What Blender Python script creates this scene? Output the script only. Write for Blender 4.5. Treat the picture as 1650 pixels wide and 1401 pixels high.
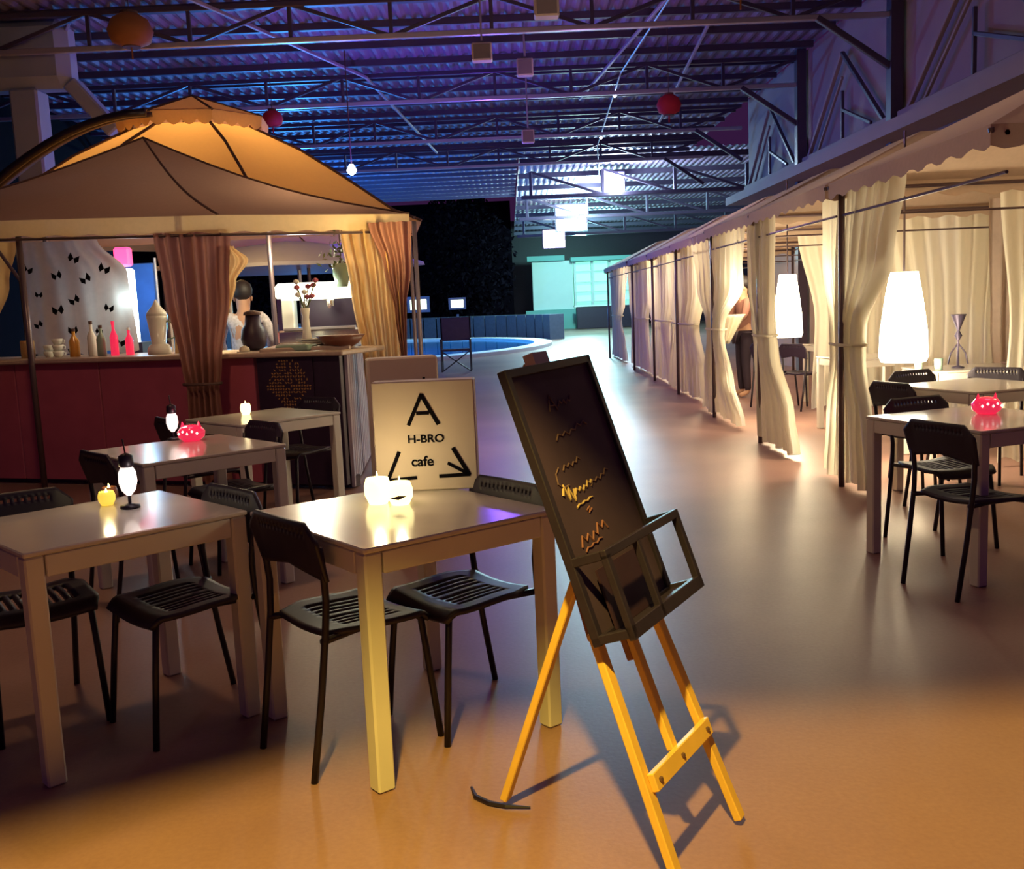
import bpy, math, random
from mathutils import Vector, Matrix
random.seed(7)
sc = bpy.context.scene
for o in list(bpy.data.objects): bpy.data.objects.remove(o)
C = sc.collection
PI = math.pi
rad = math.radians

# ------------------------------------------------------------------ camera
cd = bpy.data.cameras.new('camera'); cam = bpy.data.objects.new('camera', cd); C.objects.link(cam)
cd.sensor_width = 36; cd.lens = 1600 / 1650 * 36; cd.clip_end = 300; cd.clip_start = .05
p, r = rad(7.5), rad(-2.5)
F = Vector((0, math.cos(p), -math.sin(p))); R0 = Vector((1, 0, 0)); U0 = R0.cross(F)
Rr = R0 * math.cos(r) + U0 * math.sin(r); Ur = U0 * math.cos(r) - R0 * math.sin(r)
cam.matrix_world = Matrix(((Rr.x, Ur.x, -F.x, 0), (Rr.y, Ur.y, -F.y, 0), (Rr.z, Ur.z, -F.z, 1.41), (0, 0, 0, 1)))
sc.camera = cam
# ------------------------------------------------------------------ world, lights, exposure
w = bpy.data.worlds.new('night'); sc.world = w; w.use_nodes = True
w.node_tree.nodes['Background'].inputs[0].default_value = (0.36, 0.10, 0.50, 1)
w.node_tree.nodes['Background'].inputs[1].default_value = 0.085
sc.view_settings.view_transform = 'Standard'; sc.view_settings.look = 'None'
sc.view_settings.exposure = 0.0; sc.view_settings.gamma = 1; sc.view_settings.use_curve_mapping = False

def light(kind, name, loc, col, power, size=.1, target=None, **k):
    d = bpy.data.lights.new(name, kind); d.color = col; d.energy = power
    if kind == 'AREA': d.size = size
    else: d.shadow_soft_size = size
    for a, b in k.items(): setattr(d, a, b)
    o = bpy.data.objects.new(name, d); C.objects.link(o); o.location = loc
    if target is not None:
        o.rotation_euler = (Vector(target) - Vector(loc)).to_track_quat('-Z', 'Y').to_euler()
    return o
WARM = (1.0, .62, .25)
# street lamp just above the photographer: makes the yellow pool of light on the floor
light('SPOT', 'yellow_lamp', (-.33, .70, 3.3), (1.0, .68, .11), 1000, .05, (.45, 2.0, 0), spot_size=rad(104), spot_blend=.75)
# unseen fill light added over the left tables, and bar lamps
light('POINT', 'table_fill_overhead', (-2.1, 4.7, 3.9), (1.0, .64, .32), 105, .15)
light('POINT', 'hall_lamp_overhead', (.6, 3.6, 4.6), (1.0, .50, .42), 16, .25)
light('POINT', 'right_hall_fill', (2.2, 6.0, 4.4), (1.0, .62, .44), 26, .2)  # unseen fill, added to warm the ledge on the right wall
light('POINT', 'dome_lamp', (-3.5, 12.0, 2.7), (1.0, .60, .22), 115, .15)
light('POINT', 'bar_lamp', (-1.9, 9.3, 1.98), (1.0, .86, .55), 55, .08)
light('POINT', 'bar_lamp_corner', (-.95, 8.1, 2.0), (1.0, .75, .3), 12, .06)
# blue lamp behind the dome lights the roof
light('POINT', 'blue_lamp', (-2.27, 16, 3.4), (.16, .07, 1.0), 115, .1)
light('POINT', 'blue_lamp', (-.2, 17.5, 3.3), (.22, .09, 1.0), 120, .2)
light('POINT', 'violet_lamp', (1.2, 13.5, 3.6), (.62, .32, .9), 50, .2)
light('POINT', 'pool_lamp', (-6, 30, 1.5), (.05, .35, 1.0), 2200, .3)
# floodlights, and an extra light without a fixture
light('POINT', 'flood_light', (3.0, 35, 4.85), (.6, .95, 1.0), 700, .3)  # extra light without a fixture, added to brighten the far roof sheets
light('POINT', 'flood_light', (2.6, 38, 4.35), (.42, .95, 1.0), 1600, .25)
light('POINT', 'flood_light', (3.5, 31, 4.7), (.6, .8, 1.0), 1200, .25)
light('POINT', 'flood_light', (3.4, 45, 3.9), (.4, 1.0, .95), 1500, .25)
# ------------------------------------------------------------------ materials
def mat(name, col, rough=.6, metal=0, noise=None, emit=None, est=0, transl=0, spec=.5, bump=0, coat=0, alpha=1, trans=0, wave=None):
    m = bpy.data.materials.new(name); m.use_nodes = True
    nt = m.node_tree; b = nt.nodes['Principled BSDF']; L = nt.links
    b.inputs['Base Color'].default_value = (*col, 1); b.inputs['Roughness'].default_value = rough
    b.inputs['Metallic'].default_value = metal; b.inputs['Specular IOR Level'].default_value = spec
    b.inputs['Coat Weight'].default_value = coat; b.inputs['Transmission Weight'].default_value = trans
    tc = nt.nodes.new('ShaderNodeTexCoord')
    if noise:
        sc_, amt, det = noise
        n = nt.nodes.new('ShaderNodeTexNoise'); n.inputs['Scale'].default_value = sc_; n.inputs['Detail'].default_value = det
        L.new(tc.outputs['Object'], n.inputs['Vector'])
        mx = nt.nodes.new('ShaderNodeMix'); mx.data_type = 'RGBA'
        mx.inputs[6].default_value = tuple(c * (1 - amt) for c in col) + (1,)
        mx.inputs[7].default_value = tuple(min(1, c * (1 + amt)) for c in col) + (1,)
        L.new(n.outputs['Fac'], mx.inputs[0]); L.new(mx.outputs[2], b.inputs['Base Color'])
    if bump:
        n2 = nt.nodes.new('ShaderNodeTexNoise'); n2.inputs['Scale'].default_value = bump[0]; n2.inputs['Detail'].default_value = 3
        L.new(tc.outputs['Object'], n2.inputs['Vector'])
        bp = nt.nodes.new('ShaderNodeBump'); bp.inputs['Strength'].default_value = bump[1]; bp.inputs['Distance'].default_value = .01
        L.new(n2.outputs['Fac'], bp.inputs['Height']); L.new(bp.outputs['Normal'], b.inputs['Normal'])
    if emit:
        b.inputs['Emission Color'].default_value = (*emit, 1); b.inputs['Emission Strength'].default_value = est
    if transl:
        t = nt.nodes.new('ShaderNodeBsdfTranslucent'); t.inputs[0].default_value = (*col, 1)
        ms = nt.nodes.new('ShaderNodeMixShader'); ms.inputs[0].default_value = transl
        L.new(b.outputs[0], ms.inputs[1]); L.new(t.outputs[0], ms.inputs[2])
        L.new(ms.outputs[0], nt.nodes['Material Output'].inputs[0])
    return m
M_ = dict(
    white=mat('white_lacquer', (.66, .62, .55), .32, noise=(6, .06, 3)),
    whitetop=mat('white_table_top', (.60, .55, .50), .2, noise=(5, .08, 4), coat=.3),
    black=mat('black_plastic', (.016, .008, .022), .5, noise=(30, .2, 2)),
    blackm=mat('black_tube', (.014, .008, .018), .4, metal=.2),
    wood=mat('varnished_pine', (.80, .50, .10), .42, noise=(9, .22, 6)),
    woodd=mat('dark_shaded_wood', (.30, .13, .05), .6, noise=(25, .4, 4)),  # also carries the board's shade on the easel's upper parts
    frame=mat('black_stained_wood', (.016, .011, .030), .5, noise=(30, .3, 4)),
    slate=mat('chalkboard', (.050, .032, .075), .75, spec=.2, noise=(7, .35, 6)),
    chalk=mat('yellow_chalk', (.38, .27, .16), .9),
    chalkr=mat('orange_chalk', (.17, .07, .08), .9),
    chalkf=mat('faded_chalk', (.115, .066, .088), .9),
    canopy=mat('taupe_canvas', (.36, .20, .14), .85, noise=(40, .12, 4), transl=.25),
    beige=mat('beige_canvas', (.56, .42, .31), .85, noise=(30, .1, 4), transl=.12),
    valance=mat('cream_canvas', (.72, .52, .28), .8, noise=(30, .12, 4), transl=.35),
    dome=mat('honey_canvas', (.78, .50, .22), .85, noise=(20, .12, 4), transl=.62),
    seam=mat('seam_tape', (.10, .05, .04), .8),
    drape=mat('white_drape', (.80, .76, .64), .85, noise=(14, .05, 3), transl=.55),
    drapeb=mat('brown_drape', (.36, .165, .13), .85, noise=(18, .12, 3), transl=.3),
    drapey=mat('yellow_drape', (.74, .50, .24), .85, noise=(18, .12, 3), transl=.4),
    lilac=mat('patterned_drape', (.50, .40, .34), .85, noise=(16, .2, 3), transl=.3),
    steel=mat('painted_steel', (.10, .08, .13), .45, metal=.5),
    steelp=mat('galvanised_steel', (.55, .52, .55), .35, metal=.6),
    pole=mat('brown_pole', (.13, .09, .10), .35, metal=.5),
    sheet=mat('roof_sheet', (.21, .165, .25), .62, metal=.05, noise=(3, .2, 3)),
    plaster=mat('pink_plaster', (.33, .25, .24), .8, noise=(2.5, .08, 5)),
    redpanel=mat('red_laminate', (.46, .10, .15), .42, noise=(4, .22, 5)),
    darkpanel=mat('dark_panel', (.030, .014, .035), .45, noise=(10, .3, 3)),
    gold=mat('gold_print', (.50, .26, .08), .5),
    counter=mat('stone_counter', (.50, .38, .30), .35, noise=(30, .2, 4)),
    slat=mat('grey_slat', (.34, .28, .36), .5, noise=(8, .2, 3)),
    stone=mat('pool_stone', (.07, .09, .13), .8, noise=(9, .3, 5)),
    bldg=mat('white_wall', (.80, .88, .84), .7, noise=(3, .04, 3)),
    teal=mat('teal_plinth', (.20, .45, .42), .7),
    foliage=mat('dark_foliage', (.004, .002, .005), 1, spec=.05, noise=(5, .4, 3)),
    concrete=mat('grey_concrete', (.34, .38, .52), .8, noise=(3, .12, 5)),
    skin=mat('skin', (.50, .28, .18), .6), hair=mat('hair', (.015, .01, .012), .6),
    shirt=mat('pale_shirt', (.58, .55, .58), .8, noise=(38, .5, 1)), brownshirt=mat('brown_shirt', (.30, .14, .11), .8),
    trousers=mat('dark_trousers', (.03, .018, .035), .8),
    cloth=mat('cream_cloth', (.72, .66, .52), .8),
    paper=mat('white_board', (.66, .54, .44), .7, noise=(8, .05, 3)), ink=mat('black_ink', (.004, .003, .005), .9, spec=.1),
    china=mat('white_china', (.85, .85, .78), .2), glass=mat('green_glass', (.30, .45, .36), .12, coat=.5),
    amber=mat('amber_glass', (.75, .35, .05), .15, coat=.5), redg=mat('red_glass', (.75, .02, .07), .15, coat=.6, emit=(1, .03, .10), est=.7),
    bowl=mat('brown_bowl', (.20, .07, .04), .4), chrome=mat('chrome', (.7, .7, .68), .18, metal=1),
    blueglow=mat('blue_glow', (.04, .14, .45), .8, noise=(6, .3, 3)),
    leaf=mat('leaf', (.10, .13, .05), .6), rug=mat('mat', (.03, .015, .03), .9),
    redlan=mat('red_paper', (.25, .008, .015), .8, emit=(1, .01, .03), est=.02),
    orlan=mat('orange_paper', (.22, .07, .02), .8, emit=(1, .25, .04), est=.012),
    spk=mat('pale_speaker', (.60, .50, .46), .6), grille=mat('speaker_grille', (.22, .18, .20), .8),
    e_lamp=mat('lit_paper_shade', (.9, .88, .75), .8, emit=(1, .95, .72), est=9.0),
    e_small=mat('lit_glass_shade', (.9, .85, .8), .6, emit=(1, .82, .75), est=1.3),
    e_candle=mat('lit_candle_glass', (.9, .8, .4), .3, emit=(1, .85, .35), est=2.6),
    e_flame=mat('candle_flame', (1, .8, .3), .5, emit=(1, .72, .18), est=14),
    e_yellow=mat('lit_candle_yellow', (.9, .7, .1), .3, emit=(1, .65, .08), est=.9),
    e_flood=mat('flood_lens', (1, 1, 1), .5, emit=(.85, 1, 1), est=40),
    e_blue=mat('blue_white_bulb', (1, 1, 1), .5, emit=(.7, .85, 1), est=30),
    e_sign=mat('lit_sign_white', (1, 1, 1), .5, emit=(.75, .98, 1), est=5),
    e_pink=mat('lit_sign_red', (1, .1, .2), .5, emit=(1, .06, .22), est=2.2),
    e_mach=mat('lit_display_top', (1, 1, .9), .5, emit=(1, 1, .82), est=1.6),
    e_green=mat('lit_shelf_back', (.5, .9, .7), .5, emit=(.30, .95, .72), est=.9),
    e_disc=mat('lit_window', (1, 1, .8), .5, emit=(.85, 1, .65), est=2.0),
)
# floor: polished concrete
mf = bpy.data.materials.new('polished_concrete'); mf.use_nodes = True
nt = mf.node_tree; b = nt.nodes['Principled BSDF']; tc = nt.nodes.new('ShaderNodeTexCoord')
n1 = nt.nodes.new('ShaderNodeTexNoise'); n1.inputs['Scale'].default_value = .8; n1.inputs['Detail'].default_value = 6
n2 = nt.nodes.new('ShaderNodeTexNoise'); n2.inputs['Scale'].default_value = 60; n2.inputs['Detail'].default_value = 4
for n in (n1, n2): nt.links.new(tc.outputs['Object'], n.inputs['Vector'])
ad = nt.nodes.new('ShaderNodeMath'); ad.operation = 'MULTIPLY_ADD'; ad.inputs[1].default_value = .35; 
nt.links.new(n2.outputs['Fac'], ad.inputs[0]); nt.links.new(n1.outputs['Fac'], ad.inputs[2])
rp = nt.nodes.new('ShaderNodeValToRGB'); rp.color_ramp.elements[0].position = .42; rp.color_ramp.elements[1].position = .95
rp.color_ramp.elements[0].color = (.22, .115, .10, 1); rp.color_ramp.elements[1].color = (.35, .205, .16, 1)
nt.links.new(ad.outputs[0], rp.inputs[0]); nt.links.new(rp.outputs[0], b.inputs['Base Color'])
b.inputs['Roughness'].default_value = .40; b.inputs['Specular IOR Level'].default_value = .3
bp = nt.nodes.new('ShaderNodeBump'); bp.inputs['Strength'].default_value = .12; bp.inputs['Distance'].default_value = .004
nt.links.new(n2.outputs['Fac'], bp.inputs['Height']); nt.links.new(bp.outputs[0], b.inputs['Normal'])
M_['floor'] = mf
mw = mat('pool_water', (.02, .22, .62), .08, coat=.5, noise=(.6, .35, 2), bump=(3, .4)); M_['water'] = mw

# ------------------------------------------------------------------ mesh helpers
class MB:
    def __init__(s): s.v = []; s.f = []
    def add(s, vs, fs):
        k = len(s.v); s.v += [Vector(v) for v in vs]; s.f += [tuple(i + k for i in f) for f in fs]; return s
    def box(s, c, d, rz=0, rot=None, bev=0):
        x, y, z = d[0] / 2, d[1] / 2, d[2] / 2
        R = rot if rot is not None else Matrix.Rotation(rz, 3, 'Z')
        b_ = min(bev, x * .9, y * .9, z * .9)
        if b_ <= 0:
            vs = [(sx * x, sy * y, sz * z) for sz in (-1, 1) for sy in (-1, 1) for sx in (-1, 1)]
            fs = [(0, 2, 3, 1), (4, 5, 7, 6), (0, 1, 5, 4), (2, 6, 7, 3), (0, 4, 6, 2), (1, 3, 7, 5)]
        else:
            vs = []; idx = {}
            for sx in (-1, 1):
                for sy in (-1, 1):
                    for sz in (-1, 1):
                        for a in range(3):
                            q = [sx * (x - b_), sy * (y - b_), sz * (z - b_)]; q[a] += (sx, sy, sz)[a] * b_
                            idx[(sx, sy, sz, a)] = len(vs); vs.append(q)
            fs = []
            for a in range(3):
                o1, o2 = [i for i in range(3) if i != a]
                for s1 in (-1, 1):
                    f = []
                    for (q1, q2) in ((-1, -1), (1, -1), (1, 1), (-1, 1)):
                        t = [0, 0, 0]; t[a] = s1; t[o1] = q1; t[o2] = q2; f.append(idx[(*t, a)])
                    fs.append(f)
                # edges along axis a
                for q1 in (-1, 1):
                    for q2 in (-1, 1):
                        t0 = [0, 0, 0]; t0[o1] = q1; t0[o2] = q2; tm = list(t0); tp = list(t0); tm[a] = -1; tp[a] = 1
                        fs.append([idx[(*tm, o1)], idx[(*tp, o1)], idx[(*tp, o2)], idx[(*tm, o2)]])
            for sx in (-1, 1):
                for sy in (-1, 1):
                    for sz in (-1, 1): fs.append([idx[(sx, sy, sz, a)] for a in range(3)])
        s.add([R @ Vector(v) + Vector(c) for v in vs], fs); return s
    def bar(s, a, b_, wd, ht=None, up=(0, 0, 1)):
        a, b_ = Vector(a), Vector(b_); d = b_ - a; L = d.length; d.normalize(); ht = ht or wd
        upv = Vector(up)
        if abs(d.dot(upv)) > .98: upv = Vector((1, 0, 0))
        x = d.cross(upv).normalized(); y = x.cross(d)
        R = Matrix((x, d, y)).transposed()
        return s.box((a + b_) / 2, (wd, L, ht), rot=R, bev=min(wd, ht) * .12)
    def tube(s, pts, rr, n=8, caps=True):
        pts = [Vector(q) for q in pts]
        if not isinstance(rr, (list, tuple)): rr = [rr] * len(pts)
        k0 = len(s.v); px = None
        for i, q in enumerate(pts):
            t = (pts[min(i + 1, len(pts) - 1)] - pts[max(i - 1, 0)]).normalized()
            if px is None:
                px = t.cross(Vector((0, 0, 1)) if abs(t.z) < .9 else Vector((1, 0, 0))).normalized()
            px = (px - t * px.dot(t)).normalized(); py = t.cross(px)
            for j in range(n):
                a = 2 * PI * j / n; s.v.append(q + (px * math.cos(a) + py * math.sin(a)) * rr[i])
        for i in range(len(pts) - 1):
            for j in range(n):
                a = k0 + i * n + j; b_ = k0 + i * n + (j + 1) % n; s.f.append((a, b_, b_ + n, a + n))
        if caps:
            s.f.append(tuple(k0 + j for j in reversed(range(n)))); s.f.append(tuple(k0 + (len(pts) - 1) * n + j for j in range(n)))
        return s
    def lathe(s, prof, c=(0, 0, 0), n=16, sx=1, sy=1, a0=0):
        k0 = len(s.v)
        for (rr, z) in prof:
            for j in range(n):
                a = a0 + 2 * PI * j / n; s.v.append(Vector((c[0] + rr * sx * math.cos(a), c[1] + rr * sy * math.sin(a), c[2] + z)))
        for i in range(len(prof) - 1):
            for j in range(n):
                a = k0 + i * n + j; b_ = k0 + i * n + (j + 1) % n; s.f.append((a, b_, b_ + n, a + n))
        s.f.append(tuple(k0 + j for j in reversed(range(n)))); s.f.append(tuple(k0 + (len(prof) - 1) * n + j for j in range(n)))
        return s
    def grid(s, fn, nu, nv, skip=None):
        k0 = len(s.v)
        for j in range(nv + 1):
            for i in range(nu + 1): s.v.append(Vector(fn(i / nu, j / nv)))
        for j in range(nv):
            for i in range(nu):
                if skip and skip(i, j): continue
                a = k0 + j * (nu + 1) + i; s.f.append((a, a + 1, a + nu + 2, a + nu + 1))
        return s
    def build(s, name, m, parent=None, smooth=False, world=False, solid=0, offset=0):
        me = bpy.data.meshes.new(name)
        vs = s.v
        if world and parent is not None:
            inv = wm(parent).inverted(); vs = [inv @ v for v in vs]
        me.from_pydata([tuple(v) for v in vs], [], s.f); me.materials.append(M_[m] if isinstance(m, str) else m)
        if smooth:
            for q in me.polygons: q.use_smooth = True
        me.update()
        o = bpy.data.objects.new(name, me); C.objects.link(o)
        if parent is not None: o.parent = parent
        if solid:
            md = o.modifiers.new('thickness', 'SOLIDIFY'); md.thickness = solid; md.offset = offset
        return o
def wm(o):
    m = Matrix.Translation(o.location) @ o.rotation_euler.to_matrix().to_4x4()
    return wm(o.parent) @ m if o.parent else m
def tag(o, label, cat, group=None, kind=None):
    if label: o['label'] = label
    if cat: o['category'] = cat
    if group: o['group'] = group
    if kind: o['kind'] = kind
    return o
def thing(name, label, cat, loc=(0, 0, 0), rz=0, group=None):
    o = bpy.data.objects.new(name, None); C.objects.link(o); o.empty_display_size = .1
    o.location = loc; o.rotation_euler = (0, 0, rz); return tag(o, label, cat, group)
def struct(name, parent=None, loc=(0, 0, 0)):
    o = bpy.data.objects.new(name, None); C.objects.link(o); o.location = loc
    if parent: o.parent = parent
    else: o['kind'] = 'structure'
    return o
def dup(root, loc, rz, label, group=None):
    r_ = root.copy(); C.objects.link(r_); r_.location = loc; r_.rotation_euler = (0, 0, rz); r_['label'] = label
    if group: r_['group'] = group
    for ch in list(root.children):
        c_ = ch.copy(); C.objects.link(c_); c_.parent = r_
        for g in list(ch.children):
            d = g.copy(); C.objects.link(d); d.parent = c_
    return r_
def text(name, s, size, m, parent, loc, rot, ext=.001, sx=1):
    cu = bpy.data.curves.new(name, 'FONT'); cu.body = s; cu.size = size; cu.extrude = ext; cu.align_x = 'CENTER'; cu.offset = size * .022
    t = bpy.data.objects.new(name, cu); C.objects.link(t)
    dg = bpy.context.evaluated_depsgraph_get(); me = bpy.data.meshes.new_from_object(t.evaluated_get(dg))
    bpy.data.objects.remove(t); me.materials.clear(); me.materials.append(M_[m])
    o = bpy.data.objects.new(name, me); C.objects.link(o); o.parent = parent; o.location = loc; o.rotation_euler = rot; o.scale = (sx, 1, 1)
    return o

# ------------------------------------------------------------------ SETTING
fl = MB().grid(lambda u, v: (-22 + 44 * u, -1.5 + 66.5 * v, 0), 1, 1).build('floor', 'floor'); fl['kind'] = 'structure'
fl.data.update()
# roof over the hall: corrugated sheets on purlins and trusses
RZ = 5.5
ceil = struct('ceiling')
YE = 29.0
for k in range(10):        # sheets, each about 2.15 m wide
    x0 = -16.2 + k * 2.15
    def prof(u, v, x0=x0):
        i = round(u * 43); ph = i % 4; z = (0, .035, .035, 0)[ph]
        return (x0 + i * .05, 5 + (YE - 5) * v, RZ + z)
    MB().grid(prof, 43, 1).build('roof_sheet', 'sheet', ceil)
for k in range(8):         # the left part runs on further back
    x0 = -16.2 + k * 2.15; n_ = 43 if k < 7 else 33
    def prof(u, v, x0=x0, n_=n_):
        i = round(u * n_); return (x0 + i * .05, 29 + 10 * v, RZ + (0, .035, .035, 0)[i % 4])
    MB().grid(prof, n_, 1).build('roof_sheet', 'sheet', ceil)
for k in range(9):
    MB().box((-7.9, 29.3 + 1.12 * k, RZ - .05), (16.8, .07, .10)).build('purlin', 'steel', ceil)
y = 7.0; k = 0
while y < YE:
    MB().box((-5.45, y, RZ - .05), (21.4, .07, .10)).build('purlin', 'steel', ceil); y += 1.12
def truss(Y, x0=-10.5, x1=5.2, zb=4.93, zt=5.38, n=12, m='steel'):
    t = struct('truss', ceil, (0, 0, 0))
    MB().bar((x0, Y, zb), (x1, Y, zb), .07, .07).build('bottom_chord', 'steelp' if m == 'steel' else m, t)
    MB().bar((x0, Y, zt), (x1, Y, zt), .07, .07).build('top_chord', m, t)
    st = (x1 - x0) / n
    for i in range(n):
        xa = x0 + i * st
        MB().bar((xa, Y, zb), (xa, Y, zt), .05).build('upright', m, t)
        a, b_ = ((xa, Y, zb), (xa + st, Y, zt)) if i % 2 else ((xa, Y, zt), (xa + st, Y, zb))
        MB().bar(a, b_, .05).build('diagonal', m, t)
    MB().bar((x1 - 1.0, Y, zb), (x1, Y, 4.25), .08).build('knee_brace', m, t)
for Y in (9.3, 13.5, 17.7, 21.9, 26.1): truss(Y)
# diagonal wind braces under the sheets
for a, b_ in (((-4.0, 12.0, 5.3), (-2.2, 17.4, 5.3)), ((-2.2, 17.4, 5.3), (-1.6, 26, 5.3)), ((2.4, 12.6, 5.3), (1.6, 20, 5.3)), ((3.1, 15, 5.3), (3.6, 23, 5.3)), ((-5.5, 13.5, 5.3), (-7.8, 17.7, 5.3))):
    MB().bar(a, b_, .045).build('wind_brace', 'slat', ceil)
# far, brightly lit part of the roof
far = struct('ceiling')
for k in range(6):
    x0 = .55 + k * 2.15
    def prof(u, v, x0=x0):
        i = round(u * 43); z = (0, .035, .035, 0)[i % 4]
        return (x0 + i * .05, 29 + 24 * v, RZ + .1 - .55 * v + z)
    MB().grid(prof, 43, 1).build('roof_sheet', 'sheet', far)
for k in range(9):
    Y = 29.5 + k * 2.8; z = RZ + .1 - .55 * (Y - 29) / 24
    MB().box((7, Y, z - .12), (12.9, .10, .16)).build('purlin', 'steel', far)
for Y, zz in ((31, 5.35), (37, 5.2), (44, 5.05)):
    MB().bar((.6, Y, zz - .75), (13, Y, zz - .75), .12).build('truss_chord', 'steel', far)
    for i in range(6):
        MB().bar((.9 + i * 2.2, Y, zz - .75), (.9 + i * 2.2, Y, zz), .1).build('truss_upright', 'steel', far)
        MB().bar((.9 + i * 2.2, Y, zz), (.9 + (i + 1) * 2.2, Y, zz - .75), .08).build('truss_diagonal', 'steel', far)
# right wall, high above the row of gazebos
wr = struct('wall_right')
WX = 5.3
ys = [4.6, 9.1, 13.5, 17.7, 21.9, 26.1, 31, 37, 44]
for i in range(4):
    y0, y1 = ys[i], ys[i + 1]
    MB().box((WX + .1, (y0 + y1) / 2, RZ / 2), (.12, y1 - y0 - .02, RZ)).build('wall_panel', 'plaster', wr)
    MB().box((WX - .08, y0, RZ / 2), (.16, .17, RZ)).build('post', 'steel', wr)
    # roof-shaped steel ornament in each bay
    ym = (y0 + y1) / 2; zb = 3.62; X = WX - .06
    MB().bar((X, y0 + .15, zb), (X, y1 - .15, zb), .09, .12).build('rail', 'plaster', wr)
    MB().bar((X, y1 - .35, zb), (X, ym, 4.95), .06).build('rafter', 'plaster', wr)
    MB().bar((X, y0 + .35, zb), (X, ym, 4.95), .06).build('rafter', 'steel', wr)
    MB().bar((X, y1 - .9, zb + .05), (X, ym, 4.6), .04).build('inner_rafter', 'plaster', wr)
    MB().bar((X, ym, zb), (X, ym, 4.4), .045).build('king_post', 'steel', wr)
    MB().bar((X, ym, zb + .5), (X, y0 + .9, zb + .1), .045).build('strut', 'steel', wr)
    MB().box((WX - .22, (y0 + y1) / 2, 3.38), (.5, y1 - y0, .16)).build('ledge', 'plaster', wr)
# unseen near eave, put above the frame and angled to cut the lamp's pool
ev = struct('trim_shade_eave')
MB().box((2.87, 1.27, 3.1), (6.4, .06, 1.0)).build('shade_fascia', 'steel', ev)
MB().bar((-.31, 1.262, 3.1), (-2.2, .25, 3.1), .06, 1.0).build('shade_fascia', 'steel', ev)
MB().box((0, .0, 3.62), (12, 2.6, .05)).build('shade_soffit', 'steel', ev)
# left concrete column with its beam head
wl = struct('wall_left')
MB().box((-6.35, 14.0, 2.28), (.38, .38, 4.54), bev=.03).build('column', 'concrete', wl)
hd = MB(); hd.box((-6.75, 14.0, 5.0), (2.1, .5, .92), bev=.14); hd.build('beam_head', 'concrete', wl)
MB().bar((-5.75, 14, 4.62), (-5.2, 14, 3.95), .3, .2).build('bracket', 'concrete', wl)
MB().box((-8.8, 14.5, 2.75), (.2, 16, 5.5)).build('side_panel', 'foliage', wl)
# far dark bank of trees and back wall
wb = struct('wall_back')
MB().box((6, 57, 3.0), (60, .4, 6.0)).build('wall_panel', 'darkpanel', wb)
def tree(cx, cy, rr, h_, sd, label):
    random.seed(sd)
    t = thing('tree', label, 'tree', (cx, cy, 0), 0, None)
    mb = MB()
    for i in range(3600):
        a = random.uniform(0, 2 * PI); q = random.random() ** .5 * rr; z = random.uniform(.3, h_)
        k_ = math.sqrt(max(.05, 1 - ((z - h_ * .5) / (h_ * .56)) ** 2))
        c_ = Vector((q * k_ * math.cos(a), q * k_ * .6 * math.sin(a), z)); s_ = random.uniform(.10, .2)
        d1 = Vector((random.gauss(0, 1), random.gauss(0, 1), random.gauss(0, 1))).normalized() * s_
        d2 = d1.cross(Vector((random.gauss(0, 1), random.gauss(0, 1), random.gauss(0, 1)))).normalized() * s_ * .45
        mb.add([c_ - d1, c_ - d2, c_ + d1, c_ + d2], [(0, 1, 2, 3)])
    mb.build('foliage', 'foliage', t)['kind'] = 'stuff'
    MB().tube([(0, 0, 0), (.1, 0, .9), (0, 0, h_ * .4)], [.22, .17, .1]).build('trunk', 'foliage', t)
tree(-2.0, 47.5, 2.6, 6.5, 1, 'dark leafy tree nearest the white far wall, behind the pool')
tree(-7.4, 48.0, 2.7, 6.9, 2, 'dark leafy tree behind the pool, in the middle of the three')
tree(-13.2, 47.5, 3.0, 6.6, 3, 'dark leafy tree behind the pool, beside the yellow corner curtain')
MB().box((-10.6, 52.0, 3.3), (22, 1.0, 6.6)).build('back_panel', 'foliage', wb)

# pool
pool = thing('swimming_pool', 'lit blue swimming pool with a pale rounded rim', 'swimming pool', (-6.0, 34, 0))
def ell(rx, ry, z, n=64): return [(rx * math.cos(2 * PI * i / n), ry * math.sin(2 * PI * i / n), z) for i in range(n)]
MB().add(ell(6.9, 8.4, .03), [tuple(range(64))]).build('water', 'water', pool)
mb = MB(); A_ = ell(6.9, 8.4, 0); B_ = ell(6.9, 8.4, .10); C_ = ell(7.5, 9.2, .10); D_ = ell(7.5, 9.2, 0)
mb.add(A_ + B_ + C_ + D_, [(i + 64 * k, (i + 1) % 64 + 64 * k, (i + 1) % 64 + 64 * (k + 1), i + 64 * (k + 1)) for k in range(3) for i in range(64)])
mb.build('rim', 'bldg', pool)
pw = thing('planter_wall', 'low curved stone planter wall along the far side of the pool', 'wall', (-6.0, 34, 0))
mb = MB(); n = 30
for i in range(n):
    a0 = rad(22 + i * 4.3); a1 = rad(22 + (i + 1) * 4.3)
    m_ = MB()
    q = lambda a, r1, r2, z: (r1 * math.cos(a), r2 * math.sin(a), z)
    m_.add([q(a0, 8.2, 10, 0), q(a1 - .008, 8.2, 10, 0), q(a1 - .008, 8.8, 10.7, 0), q(a0, 8.8, 10.7, 0), q(a0, 8.2, 10, .95), q(a1 - .008, 8.2, 10, .95), q(a1 - .008, 8.8, 10.7, .95), q(a0, 8.8, 10.7, .95)],
           [(0, 1, 2, 3), (4, 5, 6, 7), (0, 1, 5, 4), (2, 3, 7, 6), (1, 2, 6, 5), (0, 3, 7, 4)])
    m_.build('stone', 'stone', pw)
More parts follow.
